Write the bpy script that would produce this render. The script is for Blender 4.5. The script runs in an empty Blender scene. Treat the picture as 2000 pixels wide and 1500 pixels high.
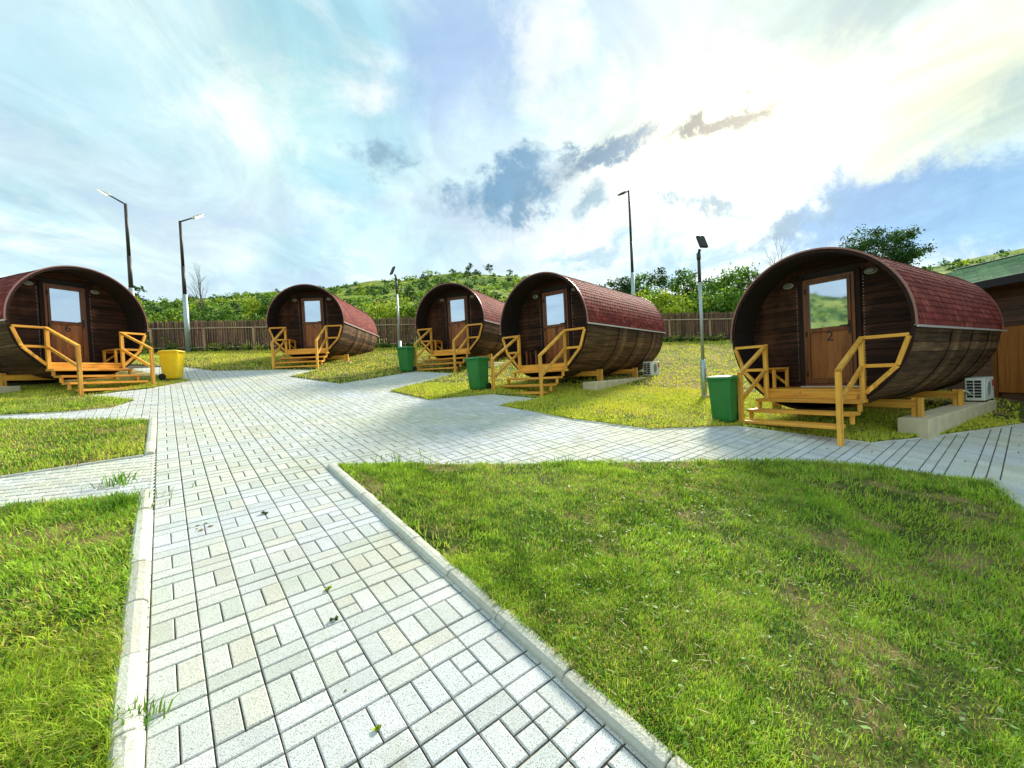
import bpy, bmesh, math, random
import numpy as np
from mathutils import Vector, Matrix
from mathutils.geometry import delaunay_2d_cdt

random.seed(7)
RNG = np.random.default_rng(7)
scene = bpy.context.scene
COL = scene.collection
R = math.radians

# ------------------------------------------------------------------ camera
CAMZ = 1.69
cam_d = bpy.data.cameras.new('camera')
cam_d.sensor_width = 36.0
cam_d.lens = 36.0 * 831.3 / 2000.0
cam_d.clip_start = 0.05
cam_d.clip_end = 9000.0
cam = bpy.data.objects.new('camera', cam_d)
COL.objects.link(cam)
_pt, _rl = R(-1.119), R(-2.865)
_F = Vector((0, math.cos(_pt), math.sin(_pt)))
_U = Vector((0, -math.sin(_pt), math.cos(_pt)))
_R = Vector((1, 0, 0))
_R2 = math.cos(_rl) * _R + math.sin(_rl) * _U
_U2 = -math.sin(_rl) * _R + math.cos(_rl) * _U
cam.matrix_world = Matrix((
    (_R2.x, _U2.x, -_F.x, 0), (_R2.y, _U2.y, -_F.y, 0), (_R2.z, _U2.z, -_F.z, CAMZ), (0, 0, 0, 1)))
scene.camera = cam

# ------------------------------------------------------------------ view
scene.view_settings.view_transform = 'Standard'
scene.view_settings.look = 'None'
scene.view_settings.gamma = 1.0
scene.view_settings.use_curve_mapping = False
scene.view_settings.exposure = 1.32
scene.cycles.max_bounces = 6
scene.cycles.transparent_max_bounces = 6

# ------------------------------------------------------------------ sun
SUN_AZ, SUN_EL = 31.0, 31.0
sun_d = bpy.data.lights.new('sun', 'SUN')
sun_d.energy = 3.0
sun_d.angle = R(10.0)
sun_d.color = (1.0, 0.93, 0.78)
sun = bpy.data.objects.new('sun', sun_d)
COL.objects.link(sun)
_sd = Vector((math.sin(R(SUN_AZ)) * math.cos(R(SUN_EL)), math.cos(R(SUN_AZ)) * math.cos(R(SUN_EL)), math.sin(R(SUN_EL))))
sun.rotation_euler = _sd.to_track_quat('Z', 'Y').to_euler()
sun.location = (0, 0, 30)

# ------------------------------------------------------------------ sky
SKY_STRENGTH = 0.1
world = bpy.data.worlds.new('World')
scene.world = world
world.use_nodes = True
wt = world.node_tree
wt.nodes.clear()


class NB:
    """tiny node writer"""
    def __init__(self, tree):
        self.t = tree

    def n(self, kind, **props):
        nd = self.t.nodes.new(kind)
        for k, v in props.items():
            setattr(nd, k, v)
        return nd

    def put(self, sock, val):
        if isinstance(val, bpy.types.NodeSocket):
            self.t.links.new(val, sock)
        elif val is not None:
            sock.default_value = val

    def m(self, op, a, b=None, c=None, clamp=False):
        nd = self.n('ShaderNodeMath', operation=op, use_clamp=clamp)
        self.put(nd.inputs[0], a)
        self.put(nd.inputs[1], b)
        self.put(nd.inputs[2], c)
        return nd.outputs[0]

    def step(self, val, lo, hi):
        nd = self.n('ShaderNodeMapRange', interpolation_type='SMOOTHSTEP')
        self.put(nd.inputs[0], val)
        nd.inputs[1].default_value = lo
        nd.inputs[2].default_value = hi
        return nd.outputs[0]

    def mix(self, fac, a, b, mode='MIX'):
        nd = self.n('ShaderNodeMix', data_type='RGBA', blend_type=mode)
        nd.clamp_factor = True
        self.put(nd.inputs[0], fac)
        for s, v in ((nd.inputs[6], a), (nd.inputs[7], b)):
            if isinstance(v, tuple) and len(v) == 3:
                v = (*v, 1.0)
            self.put(s, v)
        return nd.outputs[2]

    def noise(self, vec, scale, detail=4.0, rough=0.55, dist=0.0, out=0, dims='3D'):
        nd = self.n('ShaderNodeTexNoise', noise_dimensions=dims)
        if vec is not None:
            self.put(nd.inputs['Vector'], vec)
        nd.inputs['Scale'].default_value = scale
        nd.inputs['Detail'].default_value = detail
        nd.inputs['Roughness'].default_value = rough
        nd.inputs['Distortion'].default_value = dist
        return nd.outputs[out]

    def comb(self, x, y, z=0.0):
        nd = self.n('ShaderNodeCombineXYZ')
        self.put(nd.inputs[0], x)
        self.put(nd.inputs[1], y)
        self.put(nd.inputs[2], z)
        return nd.outputs[0]

    def sep(self, v):
        nd = self.n('ShaderNodeSeparateXYZ')
        self.put(nd.inputs[0], v)
        return nd.outputs


def build_sky():
    b = NB(wt)
    tc = b.n('ShaderNodeTexCoord')
    d = tc.outputs['Generated']
    x, y, z = b.sep(d)
    el = b.m('MULTIPLY', b.m('ARCSINE', z), 57.2958)
    az = b.m('MULTIPLY', b.m('ARCTAN2', x, y), 57.2958)
    zz = b.m('ADD', b.m('MAXIMUM', z, 0.0), 0.16)
    px = b.m('DIVIDE', x, zz)
    py = b.m('DIVIDE', y, zz)
    plane = b.comb(px, py, 0.3)
    # streaky high cloud: stretched along one direction of the cloud deck
    stre = b.comb(b.m('ADD', b.m('MULTIPLY', px, 0.85), b.m('MULTIPLY', py, 0.25)),
                  b.m('ADD', b.m('MULTIPLY', py, 0.45), b.m('MULTIPLY', px, -0.3)), 1.7)
    n1 = b.noise(stre, 1.15, 7, 0.56, 0.5)
    n2 = b.noise(plane, 2.3, 9, 0.6, 0.35)
    n3 = b.noise(plane, 0.75, 3, 0.5, 0.3)
    # base tones (display-linear, divided by the strength at the end)
    base = b.mix(b.step(n1, 0.38, 0.60), (0.42, 0.72, 0.82), (0.80, 0.98, 0.97))
    base = b.mix(b.m('MULTIPLY', b.step(n2, 0.52, 0.72), 0.85), base, (1.02, 1.06, 1.04))
    base = b.mix(b.m('MULTIPLY', b.step(n3, 0.50, 0.66), 0.55), base, (0.50, 0.66, 0.90))
    # whitening towards the horizon
    hz = b.step(el, 20.0, 7.0)
    base = b.mix(b.m('MULTIPLY', hz, 0.70), base, (0.86, 0.98, 1.02))
    # noise-warped azimuth / elevation for clouds with a place of their own
    wn = b.noise(d, 6.0, 10, 0.68, 0.3, out=1)
    wx, wy, wz = b.sep(wn)
    wn2 = b.noise(d, 2.4, 3, 0.5, 0.0, out=1)
    vx, vy, vz = b.sep(wn2)
    az2 = b.m('ADD', az, b.m('ADD', b.m('MULTIPLY', b.m('SUBTRACT', wx, 0.5), 20.0), b.m('MULTIPLY', b.m('SUBTRACT', vx, 0.5), 10.0)))
    el2 = b.m('ADD', el, b.m('ADD', b.m('MULTIPLY', b.m('SUBTRACT', wy, 0.5), 15.0), b.m('MULTIPLY', b.m('SUBTRACT', vy, 0.5), 6.0)))
    rag = b.m('MULTIPLY', b.m('SUBTRACT', b.noise(d, 22.0, 6, 0.65), 0.5), 1.1)

    def spot(a0, e0, sa, se, soft=0.6, tilt=0.0, warp=True):
        da = b.m('SUBTRACT', az2 if warp else az, a0)
        de = b.m('SUBTRACT', el2 if warp else el, e0)
        if tilt:
            c, s = math.cos(R(tilt)), math.sin(R(tilt))
            da, de = (b.m('ADD', b.m('MULTIPLY', da, c), b.m('MULTIPLY', de, s)),
                      b.m('SUBTRACT', b.m('MULTIPLY', de, c), b.m('MULTIPLY', da, s)))
        q = b.m('ADD', b.m('POWER', b.m('ABSOLUTE', b.m('DIVIDE', da, sa)), 2.0),
                b.m('POWER', b.m('ABSOLUTE', b.m('DIVIDE', de, se)), 2.0))
        q = b.m('SQRT', q)
        if warp:
            q = b.m('ADD', q, rag)
        return b.step(q, 1.0 + soft * 0.5, 1.0 - soft)

    def blot(c, k, col, *a, **kw):
        return b.mix(b.m('MULTIPLY', spot(*a, **kw), k), c, col)

    c = base
    n5 = b.noise(stre, 3.4, 8, 0.62, 0.8)
    fibre = b.step(n5, 0.30, 0.70)
    # upper left: bright knot in a turquoise veil
    c = blot(c, 0.6, (0.44, 0.74, 0.84), -42, 28, 9, 7, 0.9)
    c = blot(c, 0.5, (0.62, 0.94, 0.86), -28, 31, 9, 7, 0.95)
    c = blot(c, 0.95, (1.05, 1.10, 1.06), -32, 29.0, 5.0, 3.6, 0.98)
    c = blot(c, 0.45, (0.62, 0.77, 0.93), -40, 19, 12, 4, 0.95)
    # upper middle: lavender blue
    c = blot(c, 0.8, (0.44, 0.60, 0.90), -3, 36, 9, 8, 0.9)
    c = blot(c, 0.85, (1.1, 1.14, 1.1), 8, 38, 5, 7, 0.9)
    # big pale glow round the hidden sun
    gl = b.mix(fibre, (0.80, 0.86, 0.66), (1.12, 1.08, 0.82))
    c = blot(c, 0.95, gl, 30, 25, 24, 13, 0.95)
    c = blot(c, 0.85, b.mix(fibre, (0.78, 0.86, 0.58), (1.08, 1.06, 0.74)), 47, 24, 14, 6, 0.95, tilt=8)
    c = blot(c, 0.7, (1.02, 1.03, 0.96), 12, 19, 14, 6, 0.95)
    c = b.mix(spot(31, 22.5, 9, 6.0, 0.99, 0, False), c, (1.9, 1.8, 1.35))
    # grey-green veil at the top right
    c = blot(c, 0.9, (0.30, 0.52, 0.52), 35, 32.5, 13, 4.4, 0.9, tilt=-14)
    c = blot(c, 0.7, (0.42, 0.62, 0.56), 50, 20, 5, 1.8, 0.9, tilt=20)
    # slate-blue broken clouds in the middle
    c = blot(c, 0.9, (0.60, 0.74, 0.86), -4, 21.5, 13, 3.0, 0.95, tilt=-4)
    c = blot(c, 0.95, (0.13, 0.31, 0.48), 1, 24.8, 6.6, 3.2, 0.55, tilt=14)
    c = blot(c, 0.9, (0.14, 0.32, 0.48), 3, 21.5, 2.6, 2.0, 0.6, tilt=50)
    c = blot(c, 0.95, (0.11, 0.25, 0.38), 13.5, 26.0, 6.6, 1.7, 0.55, tilt=12)
    c = blot(c, 0.9, (0.11, 0.15, 0.14), 26, 26.8, 6.0, 1.1, 0.6, tilt=6)
    c = blot(c, 0.85, (0.26, 0.42, 0.54), -14.5, 28.2, 4.5, 1.5, 0.8, tilt=12)
    c = blot(c, 0.85, (0.20, 0.40, 0.52), 10, 20.3, 3.4, 1.5, 0.8, tilt=25)
    c = blot(c, 0.9, (0.18, 0.38, 0.54), 25.5, 17.6, 3.2, 1.5, 0.8, tilt=-25)
    # right: wide blue bank below the glow
    c = blot(c, 0.97, (0.12, 0.37, 0.70), 44, 13.4, 13.0, 4.6, 0.45, tilt=-3)
    c = blot(c, 0.95, (0.24, 0.54, 0.84), 53, 10.5, 11.0, 4.6, 0.7, tilt=-4)
    c = blot(c, 0.92, (0.12, 0.31, 0.48), 34.0, 14.2, 3.8, 1.6, 0.7, tilt=20)
    # low streaks near the hill line
    c = blot(c, 0.75, (0.34, 0.60, 0.76), 11, 15.0, 8, 1.2, 0.9, tilt=3)
    c = blot(c, 0.8, (0.30, 0.58, 0.82), 25, 11.5, 10, 1.8, 0.85, tilt=4)
    c = blot(c, 0.5, (0.62, 0.80, 0.97), -27, 13.0, 9, 1.8, 0.9)
    # fibrous modulation of the whole veil
    fm = b.m('ADD', 0.84, b.m('MULTIPLY', fibre, 0.26))
    c = b.mix(1.0, c, b.comb(b.m('MULTIPLY', fm, 0.98), fm, b.m('MAXIMUM', fm, 0.92)), 'MULTIPLY')
    sky = b.n('ShaderNodeTexSky', sky_type='NISHITA', sun_disc=False)
    sky.sun_elevation = R(SUN_EL)
    sky.sun_rotation = R(SUN_AZ)
    sky.air_density = 1.0
    sky.dust_density = 1.5
    scaled = b.mix(1.0, c, (0.43 / SKY_STRENGTH,) * 3, 'MULTIPLY')
    allc = b.mix(0.93, sky.outputs[0], scaled)
    bg = b.n('ShaderNodeBackground')
    b.put(bg.inputs[0], allc)
    bg.inputs[1].default_value = SKY_STRENGTH
    out = b.n('ShaderNodeOutputWorld')
    wt.links.new(bg.outputs[0], out.inputs[0])


build_sky()


# ------------------------------------------------------------------ materials
def new_mat(name, rough=0.7, metal=0.0, spec=0.4):
    m = bpy.data.materials.new(name)
    m.use_nodes = True
    t = m.node_tree
    p = t.nodes['Principled BSDF']
    p.inputs['Roughness'].default_value = rough
    p.inputs['Metallic'].default_value = metal
    p.inputs['Specular IOR Level'].default_value = spec
    return m, NB(t), p


def bump(b, p, h, strength=0.4, dist=0.01):
    nd = b.n('ShaderNodeBump')
    nd.inputs['Strength'].default_value = strength
    nd.inputs['Distance'].default_value = dist
    b.put(nd.inputs['Height'], h)
    b.t.links.new(nd.outputs[0], p.inputs['Normal'])


def wood(name, c1, c2, c3=None, rough=0.55, axis='X', scale=1.0, rnd=0.35, bmp=0.35, spec=0.35, knots=False):
    """grain stretched along one object axis, one random shade per board"""
    m, b, p = new_mat(name, rough, 0, spec)
    tc = b.n('ShaderNodeTexCoord')
    oi = b.n('ShaderNodeObjectInfo')
    mp = b.n('ShaderNodeMapping')
    s = {'X': (1.2, 22, 22), 'Y': (22, 1.2, 22), 'Z': (22, 22, 1.2)}[axis]
    mp.inputs['Scale'].default_value = [v * scale for v in s]
    b.put(mp.inputs['Vector'], tc.outputs['Object'])
    off = b.m('MULTIPLY', oi.outputs['Random'], 37.0)
    b.put(mp.inputs['Location'], b.comb(off, off, off))
    g = b.noise(mp.outputs[0], 1.0, 6, 0.62, 0.4)
    big = b.noise(tc.outputs['Object'], 2.3, 3, 0.5)
    col = b.mix(b.step(g, 0.34, 0.66), c1, c2)
    if c3:
        col = b.mix(b.m('MULTIPLY', b.step(big, 0.48, 0.7), 0.65), col, c3)
    if knots:
        kn = b.noise(tc.outputs['Object'], 9.0, 2, 0.5)
        col = b.mix(b.m('MULTIPLY', b.step(kn, 0.66, 0.74), 0.65), col, tuple(v * 0.45 for v in c1))
        gr2 = b.noise(tc.outputs['Object'], 3.1, 5, 0.7)
        col = b.mix(b.m('MULTIPLY', b.step(gr2, 0.55, 0.72), 0.35), col, (0.30, 0.20, 0.10))
    shade = b.m('ADD', 1.0 - rnd, b.m('MULTIPLY', oi.outputs['Random'], 2 * rnd))
    col = b.mix(1.0, col, b.comb(shade, shade, shade), 'MULTIPLY')
    b.put(p.inputs['Base Color'], col)
    b.put(p.inputs['Roughness'], b.m('ADD', rough - 0.1, b.m('MULTIPLY', g, 0.2)))
    bump(b, p, g, bmp, 0.004)
    return m


def plain(name, col, rough=0.5, metal=0.0, var=0.15, scale=8.0, spec=0.4, bmp=0.0):
    m, b, p = new_mat(name, rough, metal, spec)
    tc = b.n('ShaderNodeTexCoord')
    n = b.noise(tc.outputs['Object'], scale, 6, 0.6)
    k = b.m('ADD', 1.0 - var, b.m('MULTIPLY', n, 2 * var))
    b.put(p.inputs['Base Color'], b.mix(1.0, (*col, 1.0), b.comb(k, k, k), 'MULTIPLY'))
    b.put(p.inputs['Roughness'], b.m('ADD', rough - 0.08, b.m('MULTIPLY', n, 0.16)))
    if bmp:
        bump(b, p, n, bmp, 0.01)
    return m


M = {}
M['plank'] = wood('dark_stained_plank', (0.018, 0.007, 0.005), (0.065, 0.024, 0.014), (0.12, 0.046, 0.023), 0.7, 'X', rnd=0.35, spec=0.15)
M['stave'] = wood('weathered_stave', (0.050, 0.028, 0.016), (0.17, 0.092, 0.050), (0.33, 0.195, 0.105), 0.72, 'Y', rnd=0.5, spec=0.15)
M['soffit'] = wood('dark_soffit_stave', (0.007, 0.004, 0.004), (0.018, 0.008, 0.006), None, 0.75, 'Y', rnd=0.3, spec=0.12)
M['darkwood'] = wood('dark_casing', (0.014, 0.006, 0.005), (0.030, 0.011, 0.008), None, 0.65, 'Z', rnd=0.15, spec=0.18)
M['doorframe'] = wood('door_frame_brown', (0.12, 0.036, 0.011), (0.23, 0.074, 0.022), None, 0.35, 'Z', 0.7, rnd=0.08, bmp=0.1)
M['doorpanel'] = wood('door_panel_brown', (0.18, 0.050, 0.011), (0.42, 0.140, 0.030), (0.30, 0.092, 0.020), 0.35, 'Z', 0.5, rnd=0.08, bmp=0.1)
M['timber'] = wood('varnished_timber', (0.60, 0.25, 0.030), (0.94, 0.50, 0.080), (0.78, 0.35, 0.045), 0.5, 'Z', 0.9, rnd=0.20, bmp=0.3, knots=True)
M['fencepost'] = wood('fence_post_wood', (0.34, 0.19, 0.10), (0.56, 0.36, 0.22), None, 0.6, 'Z', 0.6, rnd=0.15)
M['timberx'] = wood('varnished_timber_boards', (0.58, 0.23, 0.026), (0.92, 0.46, 0.068), (0.76, 0.32, 0.040), 0.5, 'X', 0.9, rnd=0.18, bmp=0.3, knots=True)
M['picket'] = wood('fence_picket_wood', (0.062, 0.028, 0.018), (0.20, 0.100, 0.064), (0.27, 0.155, 0.10), 0.75, 'Z', 0.8, rnd=0.5)
M['rail'] = wood('fence_rail_wood', (0.36, 0.24, 0.16), (0.62, 0.46, 0.34), None, 0.6, 'X', 0.6, rnd=0.15)
M['bark'] = wood('tree_bark', (0.045, 0.033, 0.022), (0.13, 0.10, 0.07), None, 0.9, 'Z', 0.3, rnd=0.2, bmp=0.6)
M['trim'] = plain('red_brown_edge_metal', (0.34, 0.15, 0.13), 0.35, 0.3, 0.25, 5)
M['gutter'] = plain('grey_white_drip_edge', (0.66, 0.60, 0.60), 0.35, 0.3, 0.15, 5)
M['band'] = plain('black_steel_band', (0.012, 0.010, 0.010), 0.8, 0.0, spec=0.1)
M['black'] = plain('black_plastic', (0.012, 0.012, 0.013), 0.45)
M['rubber'] = plain('rubber', (0.02, 0.02, 0.02), 0.8)
M['nail'] = plain('nail_head', (0.55, 0.50, 0.48), 0.35, 0.7)
M['number'] = plain('number_black', (0.010, 0.008, 0.008), 0.4)
M['galv'] = plain('galvanised_steel', (0.42, 0.50, 0.50), 0.45, 0.55, 0.25, 14)
M['poledark'] = plain('pole_dark_steel', (0.07, 0.06, 0.06), 0.5, 0.5, 0.25, 6)
M['lampwhite'] = plain('lamp_white', (0.85, 0.85, 0.82), 0.35, 0, 0.05)
m_, b_, p_ = new_mat('lamp_lit_lens', 0.3)
p_.inputs['Base Color'].default_value = (0.9, 0.9, 0.85, 1)
p_.inputs['Emission Color'].default_value = (1, 0.97, 0.88, 1)
p_.inputs['Emission Strength'].default_value = 3.0
M['lamplit'] = m_
M['acwhite'] = plain('ac_white', (0.78, 0.78, 0.74), 0.4, 0, 0.06)
M['red'] = plain('sticker_red', (0.62, 0.02, 0.03), 0.4)
M['concrete'] = plain('footing_concrete', (0.66, 0.56, 0.38), 0.9, 0, 0.35, 6, 0.2, 0.5)
def kerb_mat():
    m, b, p = new_mat('kerb_concrete', 0.9, 0, 0.2)
    pos = b.n('ShaderNodeNewGeometry').outputs['Position']
    oi = b.n('ShaderNodeObjectInfo')
    n1 = b.noise(pos, 2.6, 6, 0.7)
    n2 = b.noise(pos, 60, 4, 0.7)
    n3 = b.noise(pos, 9, 5, 0.7)
    col = b.mix(n2, (0.44, 0.43, 0.36), (0.66, 0.65, 0.57))
    col = b.mix(b.m('MULTIPLY', b.step(n1, 0.50, 0.70), 0.5), col, (0.40, 0.34, 0.20))
    col = b.mix(b.m('MULTIPLY', b.step(n3, 0.60, 0.70), 0.6), col, (0.24, 0.23, 0.16))
    k = b.m('ADD', 0.86, b.m('MULTIPLY', oi.outputs['Random'], 0.28))
    b.put(p.inputs['Base Color'], b.mix(1.0, col, b.comb(k, k, k), 'MULTIPLY'))
    bump(b, p, b.m('ADD', n2, n3), 0.6, 0.012)
    return m


M['kerb'] = kerb_mat()
M['bin_green'] = plain('bin_green', (0.022, 0.19, 0.040), 0.45, 0, 0.35, 5)
M['bin_yellow'] = plain('bin_yellow', (0.86, 0.60, 0.012), 0.45, 0, 0.22, 5)
M['pipe'] = plain('pipe_white', (0.6, 0.58, 0.52), 0.5)
M['shellin'] = plain('inner_board', (0.018, 0.011, 0.010), 0.7, 0, 0.3)
M['roofboard'] = plain('roof_felt_red', (0.13, 0.022, 0.020), 0.85, 0, 0.25, 20)
M['housewall'] = wood('house_siding', (0.055, 0.022, 0.012), (0.17, 0.075, 0.040), (0.12, 0.05, 0.03), 0.55, 'Y', 0.7, rnd=0.4)
M['housepanel'] = wood('house_door_panel', (0.26, 0.080, 0.014), (0.46, 0.165, 0.03), (0.38, 0.12, 0.022), 0.45, 'Z', 0.6, rnd=0.1)
M['housedark'] = plain('house_fascia_dark', (0.016, 0.010, 0.012), 0.6)
M['stone'] = plain('pebble_stone', (0.30, 0.24, 0.16), 0.85, 0, 0.3, 20)


def glass_mat():
    m, b, p = new_mat('mirror_film_glass', 0.03, 0.85, 0.8)
    tc = b.n('ShaderNodeTexCoord')
    n = b.noise(tc.outputs['Object'], 2.5, 2, 0.5)
    p.inputs['Base Color'].default_value = (0.62, 0.72, 0.84, 1)
    bump(b, p, n, 0.02, 0.01)
    return m


M['glass'] = glass_mat()
m_, b_, p_ = new_mat('lamp_lens', 0.3, 0.0, 0.6)
p_.inputs['Base Color'].default_value = (0.16, 0.15, 0.12, 1)
M['lens'] = m_
M['lampgrey'] = plain('lamp_body_grey', (0.34, 0.34, 0.32), 0.5)


def attr_mat(name, rough=0.8, transl=0.0, spec=0.3, extra=None):
    """colour from the mesh's own per-piece colour attribute 'tint'"""
    m, b, p = new_mat(name, rough, 0, spec)
    a = b.n('ShaderNodeAttribute', attribute_name='tint')
    col = a.outputs['Color']
    if extra:
        col = extra(b, p, col)
    b.put(p.inputs['Base Color'], col)
    if transl:
        tr = b.n('ShaderNodeBsdfTranslucent')
        b.put(tr.inputs[0], col)
        mx = b.n('ShaderNodeMixShader')
        mx.inputs[0].default_value = transl
        out = b.t.nodes['Material Output']
        b.t.links.new(p.outputs[0], mx.inputs[1])
        b.t.links.new(tr.outputs[0], mx.inputs[2])
        b.t.links.new(mx.outputs[0], out.inputs[0])
    return m


M['leaf'] = attr_mat('leaves', 0.6, 0.35)
M['grass'] = attr_mat('grass_blades', 0.5, 0.36)


def shingle_extra(b, p, col):
    tc = b.n('ShaderNodeTexCoord')
    n = b.noise(tc.outputs['Object'], 90, 3, 0.7)
    n2 = b.noise(tc.outputs['Object'], 1.3, 3, 0.5)
    k = b.m('ADD', 0.55, b.m('ADD', b.m('MULTIPLY', n, 0.6), b.m('MULTIPLY', n2, 0.3)))
    bump(b, p, n, 0.5, 0.004)
    return b.mix(1.0, col, b.comb(k, k, k), 'MULTIPLY')


M['shingle'] = attr_mat('bitumen_shingle', 0.85, 0, 0.25, shingle_extra)


def paver_surface(b, p, col):
    geo = b.n('ShaderNodeNewGeometry')
    pos = geo.outputs['Position']
    fine = b.noise(pos, 210, 3, 0.75)
    pit = b.noise(pos, 190, 2, 0.6)
    mid = b.noise(pos, 3.2, 5, 0.6)
    blot = b.noise(pos, 0.9, 4, 0.55)
    k = b.m('ADD', 0.52, b.m('ADD', b.m('MULTIPLY', fine, 0.66), b.m('MULTIPLY', mid, 0.30)))
    col = b.mix(1.0, col, b.comb(k, k, k), 'MULTIPLY')
    col = b.mix(b.m('MULTIPLY', b.step(pit, 0.55, 0.64), 0.85), col, (0.17, 0.17, 0.14))
    col = b.mix(b.m('MULTIPLY', b.step(blot, 0.55, 0.72), 0.30), col, (0.44, 0.42, 0.30))
    dirt = b.noise(pos, 1.7, 6, 0.7)
    col = b.mix(b.m('MULTIPLY', b.step(dirt, 0.58, 0.74), 0.35), col, (0.30, 0.28, 0.19))
    bump(b, p, fine, 0.6, 0.006)
    return col


M['paver_field'] = attr_mat('paver_concrete', 0.88, 0, 0.25, paver_surface)


def paver_single():
    m, b, p = new_mat('paver_concrete_single', 0.88, 0, 0.25)
    oi = b.n('ShaderNodeObjectInfo')
    b.put(p.inputs['Base Color'], paver_surface(b, p, oi.outputs['Color']))
    return m


M['paver'] = paver_single()


def sand_mat():
    m, b, p = new_mat('joint_sand', 0.95, 0, 0.1)
    geo = b.n('ShaderNodeNewGeometry')
    n = b.noise(geo.outputs['Position'], 30, 5, 0.6)
    b.put(p.inputs['Base Color'], b.mix(b.step(n, 0.4, 0.65), (0.05, 0.045, 0.035), (0.15, 0.12, 0.075)))
    bump(b, p, n, 0.6, 0.01)
    return m


M['sand'] = sand_mat()


def turf_mat(name, g1, g2, dry, soil, a=0.45, bb=0.62):
    m, b, p = new_mat(name, 0.95, 0, 0.1)
    geo = b.n('ShaderNodeNewGeometry')
    pos = geo.outputs['Position']
    n1 = b.noise(pos, 0.55, 5, 0.6)
    n2 = b.noise(pos, 26, 5, 0.7)
    n3 = b.noise(pos, 2.3, 4, 0.6)
    col = b.mix(b.step(n2, 0.36, 0.66), g1, g2)
    col = b.mix(b.m('MULTIPLY', b.step(n1, 0.48, 0.66), 0.7), col, dry)
    col = b.mix(b.m('MULTIPLY', b.step(n3, a, bb), 0.75), col, soil)
    b.put(p.inputs['Base Color'], col)
    bump(b, p, n2, 0.9, 0.03)
    return m


M['turf'] = turf_mat('lawn_turf', (0.035, 0.055, 0.012), (0.11, 0.14, 0.026), (0.30, 0.25, 0.08), (0.34, 0.22, 0.11))


def terrain_mat():
    m, b, p = new_mat('hill_grassland', 0.95, 0, 0.1)
    geo = b.n('ShaderNodeNewGeometry')
    pos = geo.outputs['Position']
    x, y, z = b.sep(pos)
    flat = b.comb(b.m('MULTIPLY', x, 0.4), y, b.m('MULTIPLY', z, 4.0))
    n1 = b.noise(flat, 0.10, 6, 0.65)
    n2 = b.noise(pos, 0.5, 6, 0.7)
    n3 = b.noise(pos, 0.04, 4, 0.6)
    col = b.mix(b.step(n1, 0.40, 0.60), (0.095, 0.175, 0.022), (0.29, 0.35, 0.055))
    col = b.mix(b.m('MULTIPLY', b.step(n2, 0.50, 0.66), 0.75), col, (0.038, 0.080, 0.022))
    col = b.mix(b.m('MULTIPLY', b.step(n3, 0.50, 0.64), 0.5), col, (0.44, 0.42, 0.10))
    b.put(p.inputs['Base Color'], col)
    bump(b, p, n2, 1.0, 0.4)
    return m


M['terrain'] = terrain_mat()


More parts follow.
